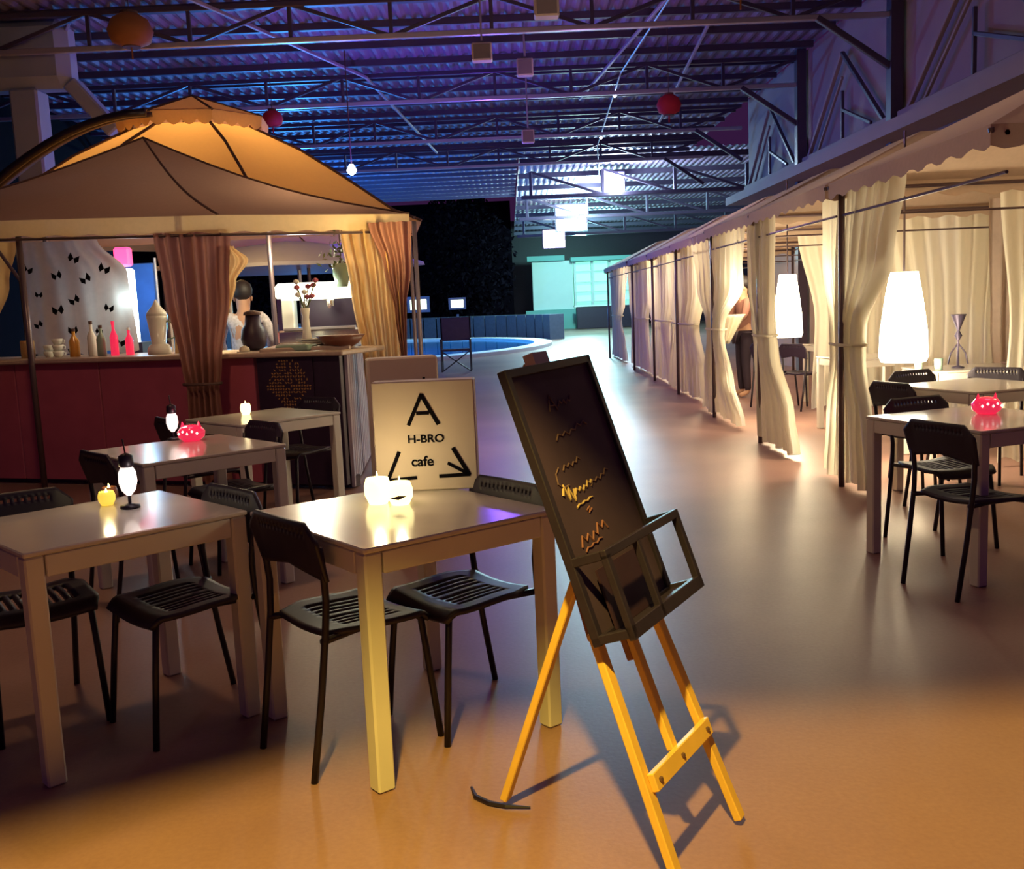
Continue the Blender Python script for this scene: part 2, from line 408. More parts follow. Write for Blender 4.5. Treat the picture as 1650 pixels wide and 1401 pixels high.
# far building with lit kiosk
fb = thing('far_building', 'white walled pavilion brightly lit at the far end of the walkway', 'building', (2.6, 52, 0))
MB().box((2.45, 52, 2.25), (2.1, .3, 2.5), bev=.02).build('white_wall', 'bldg', fb, world=True)
MB().box((2.3, 51.9, .5), (2.6, .5, 1.0)).build('plinth', 'teal', fb, world=True)
MB().box((2.1, 51.6, 3.62), (1.9, .8, .25)).build('roof_slab', 'teal', fb, world=True)
MB().box((5.3, 52.4, 2.2), (3.6, .1, 2.5)).build('shelf_back', 'e_green', fb, world=True)
for z in (1.35, 1.85, 2.35, 2.9): MB().box((5.3, 52.1, z), (3.5, .4, .06)).build('shelf', 'bldg', fb, world=True)
for x in (3.6, 4.5, 5.4): MB().box((x, 52.05, 2.25), (.12, .4, 2.5)).build('mullion', 'bldg', fb, world=True)
MB().box((5.3, 51.4, 3.5), (3.9, 1.2, .2)).build('canopy', 'teal', fb, world=True)
kc = thing('counter', 'dark counter in front of the green-lit shelves far away', 'counter', (5.0, 50.4, 0))
MB().box((0, 0, .55), (3.0, .6, 1.1), bev=.03).build('body', 'darkpanel', kc); MB().box((0, 0, 1.14), (3.2, .75, .07)).build('top', 'bldg', kc)
# flood lights
def flood(loc, label, s=.35):
    t = thing('floodlight', label, 'lamp', loc, 0, None)
    zr = RZ + .02 - .55 * (loc[1] - 29) / 24 - loc[2]
    MB().box((0, .10, 0), (s * 1.2, .18, s), bev=.02).build('housing', 'steel', t)
    MB().box((0, -.01, 0), (s * 1.05, .03, s * .85)).build('lens', 'e_flood', t)
    MB().bar((0, .1, s * .5), (0, .1, zr), .04).build('bracket', 'steel', t)
flood((2.6, 38.3, 4.55), 'white floodlight, middle and brightest of the three above the walkway', 1.05)
flood((3.45, 31.3, 5.0), 'white floodlight hanging highest under the far roof', .62)
flood((2.05, 41.0, 3.95), 'white floodlight, lowest of the three above the walkway', .8)
for x, z, s_, lb in ((-3.85, 1.55, .55, 'lit greenish window glowing beside the yellow corner curtain'), (-2.15, 1.52, .42, 'small lit white window in the dark, right of the greenish one')):
    t = thing('lit_window', lb, 'window', (x, 43.9, z)); MB().box((0, 0, 0), (s_ * 1.3, .08, s_ * .8)).build('pane', 'e_disc', t)
    MB().box((0, .05, 0), (s_ * 1.8, .08, s_ * 1.25)).build('window_frame', 'steel', t)
    MB().box((0, .02, -.95 + (1.0 - 1.55) * 0), (.1, .08, z - .0 - .95 + .4)).build('post', 'steel', t)

# ------------------------------------------------------------------ drapes
def drape(label, m, base, d, nrm, prof, z0, z1, folds=7, amp=.05, group=None, tie=None, nu=56, nv=26, cat='curtain', tiemat=None):
    """prof: list of (v, a, b): at height fraction v (0 top, 1 bottom) cloth spans a..b along direction d from base"""
    d = Vector((*d, 0)).normalized(); nv_ = Vector((*nrm, 0)).normalized()
    t = thing('curtain', label, cat, (base[0], base[1], z0), 0, group)
    def ab(v):
        for i in range(len(prof) - 1):
            v0, a0, b0 = prof[i]; v1, a1, b1 = prof[i + 1]
            if v <= v1 + 1e-6:
                k = (v - v0) / (v1 - v0); k = k * k * (3 - 2 * k); return a0 + (a1 - a0) * k, b0 + (b1 - b0) * k
        return prof[-1][1:]
    rnd = random.Random(hash(label) % 1000 if False else len(label) * 7 + int(base[1] * 10)); ph = rnd.uniform(0, 6); w2 = rnd.uniform(.8, 1.3)
    def fn(u, v):
        a, b_ = ab(v); z = z1 + (z0 - z1) * v; wd = b_ - a
        uu = u + .012 * math.sin(v * 4 + ph)
        off = amp * (.55 + .45 * min(1, .5 + wd)) * (math.sin(uu * folds * 2 * PI + ph) + .35 * math.sin(uu * folds * 4.3 * w2 + v * 3))
        return Vector((base[0], base[1], 0)) + d * (a + wd * u) + nv_ * off + Vector((0, 0, z + (.02 * math.sin(u * 20 + ph) if v > .97 else 0)))
    MB().grid(fn, nu, nv).build('cloth', m, t, smooth=True, world=True)
    if tie is not None:
        a, b_ = ab(tie); z = z1 + (z0 - z1) * tie; c_ = Vector((base[0], base[1], z)) + d * ((a + b_) / 2)
        pts = [c_ + d * ((b_ - a) * .55 * math.cos(q)) + nv_ * (amp * 2.0 * math.sin(q)) for q in [i * PI / 8 for i in range(17)]]
        MB().tube(pts, .012, 6).build('tieback', tiemat or m, t, smooth=True, world=True)
    return t

# ------------------------------------------------------------------ right row of gazebos
GX0, GX1, ZE, ZP = 2.36, 4.9, 2.14, 2.60
bays = [(4.72, 7.10, 'nearest white-draped gazebo on the right with beige canopy'),
        (7.10, 9.37, 'second white-draped gazebo in the right-hand row'),
        (9.37, 11.51, 'third white-draped gazebo in the right-hand row'),
        (11.51, 14.4, 'fourth white-draped gazebo in the right-hand row'),
        (14.4, 17.0, 'fifth gazebo in the right-hand row, small in the distance'),
        (17.0, 19.7, 'sixth gazebo in the right-hand row, far away'),
        (19.7, 24.2, 'farthest gazebo at the end of the right-hand row')]
xoff = [0, -.02, .0, .16, .24, .24, .2]
for k, (y0, y1, lb) in enumerate(bays):
    x0 = GX0 + xoff[k] * .5; xe = GX0 + xoff[min(k + 1, 6)] * .8
    g = thing('gazebo', lb, 'gazebo', (x0 + 1.25, (y0 + y1) / 2, 0), 0, 'white draped gazebos along the right wall')
    yc = (y0 + y1) / 2; xc = (x0 + GX1) / 2
    P = [(x0 - .08, y0 + .02, ZE), (x0 - .08, y1 - .02, ZE), (GX1, y1 - .02, ZE), (GX1, y0 + .02, ZE)]
    T_ = [(xc - .35, yc - .3, ZP), (xc - .35, yc + .3, ZP), (xc + .35, yc + .3, ZP), (xc + .35, yc - .3, ZP)]
    MB().add(P + T_ + [(xc, yc, ZP + .05)], [(0, 1, 5, 4), (1, 2, 6, 5), (2, 3, 7, 6), (3, 0, 4, 7), (4, 5, 8), (5, 6, 8), (6, 7, 8), (7, 4, 8)]).build('canopy', 'beige', g, world=True)
    mv = MB()
    for a, b_ in ((0, 1), (1, 2), (3, 0)):
        pa, pb = Vector(P[a]), Vector(P[b_])
        mv.grid(lambda u, v, pa=pa, pb=pb: pa.lerp(pb, u) + Vector((0, 0, -v * (.10 + .015 * math.sin(u * 60)))), 40, 2)
    mv.build('valance', 'beige', g, world=True)
    posts = [(x0, y1), (GX1 - .05, y1)]
    for px_, py_ in posts: MB().tube([(px_, py_ - .06, 0), (px_, py_ - .06, ZE)], .022, 10).build('post', 'pole', g, smooth=True, world=True)
    for a, b_ in (((x0, y0), (x0, y1)), ((x0, y1 - .06), (GX1, y1 - .06)), ((GX1 - .05, y0), (GX1 - .05, y1))):
        MB().tube([(a[0], a[1] + .02, ZE - .04), (b_[0], b_[1] - .02, ZE - .04)], .014, 6).build('rail', 'pole', g, world=True)
        MB().tube([(a[0], a[1] + .02, ZE - .22), (b_[0], b_[1] - .02, ZE - .22)], .009, 6).build('curtain_rod', 'pole', g, world=True)
    for a, b_ in ((0, 4), (1, 5), (2, 6), (3, 7)): MB().bar(Vector(P[a]) - Vector((0, 0, .03)), Vector(T_[b_ - 4]) - Vector((0, 0, .03)), .025).build('rafter', 'pole', g, world=True)
CG = 'white curtains tied to the posts of the right-hand gazebos'
# front row: base at the post, d=(0,-1): positive = towards the camera
front = [
    (2.33, 7.02, [(0, -.56, .90), (.25, -.52, .68), (.47, -.30, .20), (.56, -.28, .20), (.8, -.42, .40), (1, -.50, .50)], 'tall white curtain tied to the nearest gazebo post, swept to both sides', 11),
    (2.29, 9.30, [(0, -.45, .42), (.3, -.35, .36), (.5, -.15, .34), (.6, -.10, .42), (.85, -.10, .95), (1, -.10, 1.12)], 'white curtain flaring to the floor at the second gazebo post', 9),
    (2.32, 11.44, [(0, -1.3, 1.35), (.3, -1.0, 1.25), (.5, -.40, .30), (.57, -.38, .28), (.8, -.7, .8), (1, -.8, 1.3)], 'wide white curtain gathered at the third gazebo post', 12),
    (2.46, 14.3, [(0, -1.35, 1.4), (.3, -1.25, 1.35), (.55, -.9, .8), (.8, -1.2, 1.25), (1, -1.3, 1.35)], 'white curtain at the fourth gazebo post, gathered low', 12),
    (2.52, 16.9, [(0, -1.35, 1.25), (.4, -1.2, 1.2), (.55, -.9, .85), (1, -1.3, 1.25)], 'white curtain at the fifth gazebo post', 10),
    (2.54, 19.6, [(0, -1.8, 1.35), (.4, -1.5, 1.3), (.55, -1.1, .9), (1, -1.5, 1.3)], 'white curtain at the sixth gazebo post, small in the distance', 9),
    (2.54, 24.1, [(0, -.9, 2.6), (.4, -.6, 2.0), (.58, -.4, 1.1), (.8, -.6, 1.8), (1, -.8, 2.1)], 'farthest white curtain at the end of the row', 8),
]
for x, y, pr, lb, fo in front:
    drape(lb, 'drape', (x + .08, y), (0, -1), (1, 0), pr, .05, ZE - .02, fo, .045, CG, tie=.53)
# side and back curtains inside the gazebos (bright)
k = 0
drape('cream curtain cut off by the right edge of the frame, behind the red cat candle', 'drape', (3.86, 7.55), (1, 0), (0, 1), [(0, -.16, .5), (.5, -.06, .4), (1, -.14, .5)], .05, ZE - .02, 4, .03, None)
backs = [(4.8, 5.4, 'straight white curtain at the back, by the frame edge right of the lit lamp'), (4.8, 6.6, 'straight white curtain behind the small candelabra'), (4.8, 7.9, 'white back curtain behind the large lit lantern'),
         (4.8, 9.0, 'white back curtain left of the large lit lantern'), (4.8, 10.4, 'white back curtain seen past the nearest post'), (4.8, 12.0, 'white back curtain behind the smaller lantern'), (4.8, 13.8, 'white back curtain behind the distant chairs')]
for x, y, lb in backs:
    drape(lb, 'drape', (x, y), (0, 1), (1, 0), [(0, -.55, .55), (.5, -.5, .5), (1, -.58, .58)], .04, ZE - .02, 8, .035, 'white curtains hanging along the back of the gazebos')
drape('white cross curtain hanging in the second gazebo behind the lit lantern', 'drape', (3.9, 9.45), (1, 0), (0, 1), [(0, -.35, .9), (.5, -.2, .8), (1, -.25, .85)], .04, ZE - .02, 8, .035, None)
drape('white cross curtain hanging far back in the third gazebo', 'drape', (3.9, 11.7), (1, 0), (0, 1), [(0, -.5, .9), (.5, -.3, .8), (1, -.35, .85)], .04, ZE - .02, 8, .035, None)
drape('grey-brown curtain hanging nearest the right edge of the frame', 'lilac', (4.35, 8.6), (1, 0), (0, 1), [(0, -.22, .30), (.6, -.18, .18), (1, -.12, .12)], .3, ZE - .02, 4, .03, None)
# pendant lanterns
def lantern(loc, w_, h_, lb, pw):
    t = thing('pendant_lantern', lb, 'lamp', loc)
    MB().lathe([(.001, 0), (w_ * .54, .0), (w_ * .6, .04), (w_ * .57, h_ * .35), (w_ * .46, h_ * .7), (w_ * .34, h_), (.001, h_)], n=14).build('paper_shade', 'e_lamp', t, smooth=True)
    MB().tube([(0, 0, h_), (0, 0, ZE + .42 - loc[2])], .008, 6).build('cord', 'pole', t)
    light('POINT', 'lantern_light', (loc[0], loc[1], loc[2] - .12), (1, .80, .50), pw, .12)
    light('POINT', 'lantern_light', (loc[0] - .35, loc[1] - .1, loc[2] + .45), (1, .80, .50), pw * .5, .12)
lantern((3.02, 7.6, .84), .30, .68, 'large glowing white paper lantern hanging in the nearer gazebo', 80)
lantern((2.98, 10.6, .93), .26, .66, 'smaller glowing white paper lantern hanging in the second gazebo, left', 70)
light('POINT', 'gazebo_lamp', (3.7, 5.9, 2.0), (1, .76, .45), 14, .15)
light('POINT', 'gazebo_lamp', (3.3, 15.6, 1.8), (1, .78, .48), 60, .15)
light('POINT', 'gazebo_lamp', (3.2, 13.0, 1.8), (1, .78, .48), 70, .15)
light('POINT', 'gazebo_lamp', (3.3, 17.8, 1.8), (1, .78, .48), 70, .15)
light('POINT', 'gazebo_lamp', (3.4, 22.0, 1.8), (1, .80, .55), 70, .15)

# ------------------------------------------------------------------ left gazebo and bar
ga = thing('gazebo', 'front left gazebo with a taupe canopy and a cream valance over the bar', 'gazebo', (-3.0, 9.2, 0))
EZ = 2.21
EA = [(-5.9, 8.5, EZ + .04), (-4.0, 7.98, EZ + .02), (-2.18, 7.78, EZ - .03), (-.80, 8.70, EZ + .0), (-1.3, 10.6, EZ), (-4.9, 11.0, EZ)]
PK = (-3.26, 9.4, 3.06)
def sag(a, b_, c_, n=8, s_=.10):
    a, b_, c_ = Vector(a), Vector(b_), Vector(c_); m_ = MB(); k0 = 0
    rows = []
    for i in range(n + 1):
        t = i / n; l_ = c_.lerp(a, t); r_ = c_.lerp(b_, t); row = []
        for j in range(i + 1):
            q = l_.lerp(r_, j / max(1, i)); q.z -= s_ * math.sin(PI * t) ; row.append(len(m_.v)); m_.v.append(q)
        rows.append(row)
    for i in range(n):
        for j in range(i + 1):
            m_.f.append((rows[i][j], rows[i + 1][j], rows[i + 1][j + 1]))
            if j < i: m_.f.append((rows[i][j], rows[i + 1][j + 1], rows[i][j + 1]))
    return m_
for i in range(len(EA)):
    a, b_ = EA[i], EA[(i + 1) % len(EA)]
    if i == 0: 
        pass
    sag(a, b_, PK).build('canopy_panel', 'canopy', ga, smooth=True, world=True)
for i in (0, 2, 3):
    a, c_ = Vector(EA[i]), Vector(PK)
    MB().tube([c_.lerp(a, t / 8) + Vector((0, 0, .006 - .10 * math.sin(PI * t / 8))) for t in range(9)], .010, 6).build('seam', 'seam', ga, world=True)
for i in (0, 1, 2, 3):
    a, b_ = Vector(EA[i]), Vector(EA[i + 1])
    MB().grid(lambda u, v: a.lerp(b_, u) + Vector((0, -.01, -v * (.13 + .008 * math.sin(u * 40)))), 40, 2).build('valance', 'valance', ga, world=True)
    MB().tube([a + Vector((0, .03, -.145)), b_ + Vector((0, .03, -.145))], .012, 6).build('rail', 'pole', ga, world=True)
for (x, y) in ((-3.87, 8.09), (-2.44, 7.95), (-1.20, 8.66), (-1.45, 10.5), (-4.8, 10.9)):
    MB().tube([(x, y, 0), (x, y, EZ - .01)], .024, 10).build('post', 'pole', ga, smooth=True, world=True)
MB().tube([(-4.13, 8.15, EZ - .10), (-3.87, 8.10, 1.72)], .014, 8).build('corner_brace', 'pole', ga, world=True)
gb = thing('gazebo', 'rear left gazebo with a glowing honey-yellow domed canopy', 'gazebo', (-3.55, 12, 0))
prf = [(2.75, 2.36), (2.42, 2.50), (1.85, 2.90), (1.33, 3.24), (.72, 3.55)]
N8 = 8; a8 = PI / 8 + .12
for j in range(N8):
    an0 = a8 + 2 * PI * j / N8; an1 = a8 + 2 * PI * (j + 1) / N8; m_ = MB()
    def fn(u, v):
        i = v * (len(prf) - 1); k_ = min(int(i), len(prf) - 2); t = i - k_
        rr = prf[k_][0] * (1 - t) + prf[k_ + 1][0] * t; z = prf[k_][1] * (1 - t) + prf[k_ + 1][1] * t
        a = Vector((rr * math.cos(an0), rr * math.sin(an0), z)); b_ = Vector((rr * math.cos(an1), rr * math.sin(an1), z))
        return a.lerp(b_, u)
    m_.grid(fn, 4, 12).build('canopy_panel', 'dome', gb, smooth=True)
    MB().tube([(q[0] * math.cos(an0), q[0] * math.sin(an0), q[1] + .01) for q in prf], .018, 6).build('rib', 'seam', gb)
    MB().tube([(2.66 * math.cos(an0), 2.66 * math.sin(an0), 0), (2.66 * math.cos(an0), 2.66 * math.sin(an0), 2.42)], .025, 8).build('post', 'pole', gb)
    e0 = Vector((.88 * math.cos(an0), .88 * math.sin(an0), 3.66)); e1 = Vector((.88 * math.cos(an1), .88 * math.sin(an1), 3.66))
    MB().grid(lambda u, v: e0.lerp(e1, u) * (1 - .02 * v) + Vector((0, 0, .073 * v * 0 - v * (.03 + .05 * abs(math.sin(u * PI * 4))))), 24, 2).build('scalloped_edge', 'valance', gb)
    MB().add([(.88 * math.cos(an0), .88 * math.sin(an0), 3.66), (.88 * math.cos(an1), .88 * math.sin(an1), 3.66), (0, 0, 3.97)], [(0, 1, 2)]).build('vent_cap', 'canopy', gb)
    MB().tube([(.88 * math.cos(an0), .88 * math.sin(an0), 3.66), (0, 0, 3.97)], .015, 6).build('cap_rib', 'seam', gb)
MB().box((-.62, -.35, 3.55), (.09, .09, .42)).build('vent_strut', 'seam', gb)
# dark arched panel left of the dome
ar = thing('arched_awning', 'black arched awning edge curving up left of the glowing dome', 'awning', (-5.0, 11.2, 0))
def arc(u, v):
    x = -5.9 + 2.15 * u; z = 2.52 + 1.06 * math.sin(u * PI * .5) ** .9; return (x, 11.0 + v * .22, z + v * .05)
MB().grid(arc, 16, 2).build('awning_cloth', 'darkpanel', ar, smooth=True, world=True, solid=.05)
MB().tube([Vector(arc(i / 10, 0)) + Vector((0, -.05, .02)) for i in range(11)], .045, 6).build('awning_frame', 'blackm', ar, smooth=True, world=True)
for x in (-5.85,): MB().tube([(x, 11.1, 0), (x, 11.1, 2.6)], .03, 6).build('post', 'pole', ar, world=True)
# bar
U = Vector((-.951, .31, 0)).normalized(); NB = Vector((.31, .951, 0)); B0 = Vector((-1.31, 7.75, 0))
bar = thing('bar_counter', 'long red-brown bar counter with a pale stone top under the left gazebo', 'counter', tuple(B0))
rzb = math.atan2(U.y, U.x)
def bp_(t, n_, z): return B0 + U * t + NB * n_ + Vector((0, 0, z))
seg = [(.78, 1.42), (1.42, 2.3), (2.3, 3.2), (3.2, 4.1), (4.1, 5.0)]
for a, b_ in seg: MB().box(bp_((a + b_) / 2, .04, .56), (b_ - a - .012, .05, 1.02), rz=rzb, bev=.004).build('front_panel', 'redpanel', bar, world=True)
MB().box(bp_(.38, .03, .56), (.74, .06, 1.04), rz=rzb, bev=.004).build('dark_panel', 'darkpanel', bar, world=True)['label'] = 'dark end panel'
dp = MB().box(bp_(.46, -.008, .83), (.44, .012, .46), rz=rzb).build('damask_sheet', 'darkpanel', bar, world=True)
mb = MB(); rn = random.Random(3)
for i in range(17):
    for j in range(17):
        x = (i - 8) / 8; y = (j - 8) / 8
        if abs(x) + .55 * abs(y + .1 * (1 if y < 0 else 0)) > 1.0 + .1 * rn.random() or (y < -.2 and abs(x) > 1.1 + y * 1.0): continue
        if rn.random() < .22: continue
        an = math.atan2(y, x) + (i + j) % 2 * 1.2
        c_ = bp_(.46 - x * .19, -.018, .84 + y * .20)
        d1 = (-U * math.cos(an) + Vector((0, 0, 1)) * math.sin(an)) * .013; d2 = (U * math.sin(an) + Vector((0, 0, 1)) * math.cos(an)) * .006
        mb.add([c_ - d1, c_ - d2, c_ + d1, c_ + d2], [(0, 1, 2, 3)])
o = mb.build('damask_print', 'gold', bar, world=True); o['kind'] = 'stuff'
MB().box(bp_(2.45, .33, 1.09), (5.0, .78, .04), rz=rzb, bev=.01).build('countertop', 'counter', bar, world=True)
MB().box(bp_(2.45, .16, .05), (4.9, .1, .09), rz=rzb).build('plinth', 'darkpanel', bar, world=True)
# return counter running back
S0 = B0 + Vector((.03, .05, 0)); S1 = Vector((-1.42, 9.95, 0)); sd = (S1 - S0).normalized(); L_ = (S1 - S0).length
ret = thing('return_counter', 'purple slatted end of the bar running back with pale top', 'counter', tuple(S0))
szz = math.atan2(sd.y, sd.x); sn = Vector((sd.y, -sd.x, 0))
MB().box(S0 + sd * (L_ / 2 + .12) - sn * .33 + Vector((0, 0, 1.12)), (L_ - .1, .72, .04), rz=szz, bev=.01).build('countertop', 'counter', ret, world=True)
MB().box(S0 + sd * (L_ / 2 + .02) - sn * .03 + Vector((0, 0, .54)), (L_ - .1, .03, 1.06), rz=szz).build('backing_board', 'darkpanel', ret, world=True)
for i in range(13):
    MB().box(S0 + sd * (.08 + i * (L_ - .12) / 12) + Vector((0, 0, .54)), (.115, .03, 1.06), rz=szz, bev=.004).build('slat', 'slat', ret, world=True)
# drapes of the left gazebos
drape('brown curtain tied round the middle post in front of the bar', 'drapeb', (-2.42, 7.86), (1, 0), (0, 1), [(0, -.30, .30), (.22, -.26, .26), (.55, -.17, .15), (.62, -.14, .12), (.85, -.15, .14), (1, -.17, .17)], .1, EZ - .14, 6, .04, None, tie=.60, tiemat='seam')
drape('yellow tail of cloth hooked beside the brown middle curtain', 'drapey', (-2.16, 8.02), (1, 0), (0, 1), [(0, -.06, .02), (.2, -.08, .13), (.5, -.10, .02), (1, -.12, -.06)], 1.40, EZ - .25, 3, .02, None)
drape('yellow and rust curtain bunched at the right corner post of the left gazebo', 'drapey', (-1.02, 8.52), (1, 0), (0, 1), [(0, -.36, .18), (.3, -.30, .17), (.65, -.23, .15), (1, -.20, .14)], .35, EZ - .10, 6, .05, None)
drape('rust-brown outer curtain hanging over the yellow one at the corner post', 'drapeb', (-.96, 8.44), (1, 0), (0, 1), [(0, -.16, .20), (.3, -.05, .18), (.6, .02, .12), (1, .06, .10)], .9, EZ - .08, 4, .035, None)
drape('orange curtain swept aside at the far left of the bar', 'drapey', (-4.35, 8.3), (1, 0), (0, 1), [(0, -.9, .34), (.35, -.9, .24), (.75, -.9, .08), (1, -.9, -.02)], 1.12, EZ - .12, 5, .04, None)
bt = drape('pale hanging cloth with dark butterflies, left behind the bar', 'lilac', (-3.98, 9.3), (1, 0), (0, 1), [(0, -.50, .25), (.3, -.50, .50), (1, -.50, .55)], 1.12, EZ - .05, 4, .02, None)
rn = random.Random(5)
for (u, v) in ((-.12, .30), (.14, .34), (.02, .52), (-.3, .46), (-.14, .60), (.32, .26), (.33, .60), (-.02, .78), (.22, .80), (-.33, .72), (.4, .9), (.05, .16), (-.38, .24), (-.05, .95)):
    c_ = Vector((-3.98 + u, 9.22, EZ - .05 - v * 1.05)); s_ = .028 + .018 * rn.random(); a = rn.uniform(-.6, .6)
    e1 = Vector((math.cos(a), 0, math.sin(a))) * s_; e2 = Vector((-math.sin(a), 0, math.cos(a))) * s_
    MB().add([c_, c_ + e1 + e2, c_ + e1 * 1.2 - e2 * .2, c_ + e1 * .6 - e2 * .9, c_ - e1 + e2, c_ - e1 * 1.2 - e2 * .2, c_ - e1 * .6 - e2 * .9],
             [(0, 3, 2, 1), (0, 4, 5, 6)]).build('butterfly', 'ink', bt, world=True, solid=.004)

# items on and behind the bar
def put(t, n_, z=1.11): return tuple(bp_(t, n_, z))
sg = thing('light_box', 'tall glowing white light box with a red top behind the bar', 'lit sign', (-3.62, 9.6, 1.12))
MB().box((0, 0, .42), (.17, .10, .72), bev=.02).build('white_face', 'e_sign', sg)
MB().box((0, 0, .89), (.15, .11, .18), bev=.02).build('red_cap', 'e_pink', sg)
MB().box((0, .03, -.52), (.3, .3, 1.2)).build('stand', 'darkpanel', sg)
light('POINT', 'light_box_glow', (-3.5, 9.35, 1.6), (.55, .85, 1), 9, .1)
def bottle(t, n_, h_, r_, m, lb, cap='seam'):
    b_ = thing('bottle', lb, 'bottle', put(t, n_))
    MB().lathe([(r_, 0), (r_, h_ * .55), (r_ * .35, h_ * .75), (r_ * .35, h_ * .93)], n=12).build('body', m, b_, smooth=True)
    MB().lathe([(r_ * .42, h_ * .9), (r_ * .42, h_)], n=10).build('cap', cap, b_)
bottle(2.35, .30, .30, .035, 'redg', 'red syrup bottle beside the clear bottles on the bar', 'redg')
bottle(2.47, .28, .27, .04, 'glass', 'green glass bottle standing left of the red syrup bottle')
bottle(2.62, .34, .31, .04, 'china', 'white bottle second left of the red syrup bottle')
bottle(2.78, .30, .25, .045, 'amber', 'amber bottle among the cluster on the bar')
bottle(2.24, .36, .24, .035, 'redg', 'short red bottle, rightmost of the bar cluster', 'china')
def stack(t, n_, k, r_, lb):
    for i in range(k):
        c_ = thing('cup', f'{lb}, {["bottom", "second", "third", "top"][i]} of its stack', 'cup', put(t, n_, 1.11 + i * .055), 0, 'stacked cups on the bar')
        MB().lathe([(r_ * .6, 0), (r_ * .9, .03), (r_, .055), (r_ * .92, .053), (r_ * .5, .01)], n=12).build('body', 'china', c_, smooth=True)
        MB().tube([(r_ * .85, 0, .045), (r_ * 1.3, 0, .04), (r_ * 1.25, 0, .02), (r_ * .75, 0, .015)], .006, 5).build('handle', 'china', c_)
bs = thing('glow_panel', 'added deep blue panel standing for the glow right of the light box', 'screen', (-4.0, 10.6, 0))  # added panel, its blue colour stands in for the light box's glow
MB().box((0, 0, 1.35), (.62, .03, 1.3), bev=.01).build('glow_face', 'blueglow', bs)
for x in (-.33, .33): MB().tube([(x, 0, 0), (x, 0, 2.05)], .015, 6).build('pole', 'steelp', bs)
light('POINT', 'light_box_glow', (-3.75, 10.1, 1.7), (.3, .6, 1), 10, .1)
stack(2.98, .32, 3, .05, 'white cup near the butterfly cloth')
stack(3.12, .36, 2, .05, 'white cup farthest left on the bar')
jn = thing('candle_jar', 'cream jar with a tall candle near the butterfly cloth', 'jar', put(3.3, .3))
MB().lathe([(.06, 0), (.06, .15), (.055, .16)], n=14).build('jar', 'valance', jn, smooth=True); MB().tube([(0, 0, .16), (0, 0, .26)], .008).build('candle', 'china', jn)
bl = thing('blender', 'white blender jug with a pointed top on the bar, lit brightly', 'blender', put(1.90, .32))
MB().lathe([(.10, 0), (.10, .05), (.08, .08), (.06, .09), (.085, .30), (.09, .33)], n=14).build('jug', 'china', bl, smooth=True)
MB().lathe([(.09, .33), (.08, .36), (.03, .42), (.004, .47)], n=14, ).build('lid', 'china', bl, smooth=True)
MB().tube([(.08, 0, .28), (.14, 0, .26), (.14, 0, .14), (.075, 0, .12)], .011, 6).build('handle', 'glass', bl, smooth=True)
mc = thing('menu_board', 'beige menu board leaning beside the white blender', 'menu', put(1.66, .36))
MB().box((.0, .06, .19), (.20, .015, .40), rot=Matrix.Rotation(rad(-14), 3, 'X')).build('board', 'valance', mc)
MB().bar((0, .09, .3), (0, .19, .0), .012).build('prop', 'woodd', mc)
cl = thing('pastry', 'small pale pastry on the bar in front of the dark jar', 'pastry', put(.98, .20))
MB().lathe([(.028, 0), (.045, .012), (.04, .035), (.01, .05)], n=12).build('bun', 'cloth', cl, smooth=True)
MB().lathe([(.06, -.0), (.065, .006)], n=16).build('plate', 'china', cl)
jr = thing('dark_jar', 'large round dark jar in front of the bending person', 'jar', put(1.02, .42))
MB().lathe([(.05, 0), (.09, .03), (.11, .10), (.10, .18), (.07, .22), (.06, .30)], n=18).build('body', 'darkpanel', jr, smooth=True)
MB().lathe([(.075, .30), (.07, .325), (.02, .34)], n=16).build('lid', 'seam', jr, smooth=True)
# display lamp plant
vs = thing('flower_vase', 'white vase holding dark red flowers on the bar by the damask sheet', 'vase', put(.48, .36))
MB().lathe([(.035, 0), (.05, .05), (.035, .14), (.028, .26), (.04, .34)], n=14).build('vase', 'china', vs, smooth=True)
rn = random.Random(11)
for i in range(9):
    a = rn.uniform(0, 6.28); q = rn.uniform(.02, .10); z = rn.uniform(.42, .56)
    st_ = MB().tube([(0, 0, .3), (q * math.cos(a), q * math.sin(a), z)], .004, 4).build('stem', 'leaf', vs)
    MB().lathe([(.006, -.015), (.026, 0), (.022, .018), (.004, .026)], (q * math.cos(a), q * math.sin(a), z), 8).build('flower', ('china' if i % 3 == 0 else 'redpanel'), vs)
tr = thing('glass_tray', 'pale glass tray at the foot of the white vase', 'tray', put(.46, .14))
MB().box((0, 0, .025), (.30, .16, .05), rz=rzb, bev=.01).build('tray', 'glass', tr)
MB().box((0, 0, .052), (.24, .12, .01), rz=rzb).build('rim', 'china', tr)
bw = thing('wooden_bowl', 'wide brown bowl near the bar end', 'bowl', put(.14, .30))
MB().lathe([(.06, 0), (.14, .04), (.20, .11), (.19, .11), (.12, .05), (.03, .02)], n=20).build('bowl', 'bowl', bw, smooth=True)
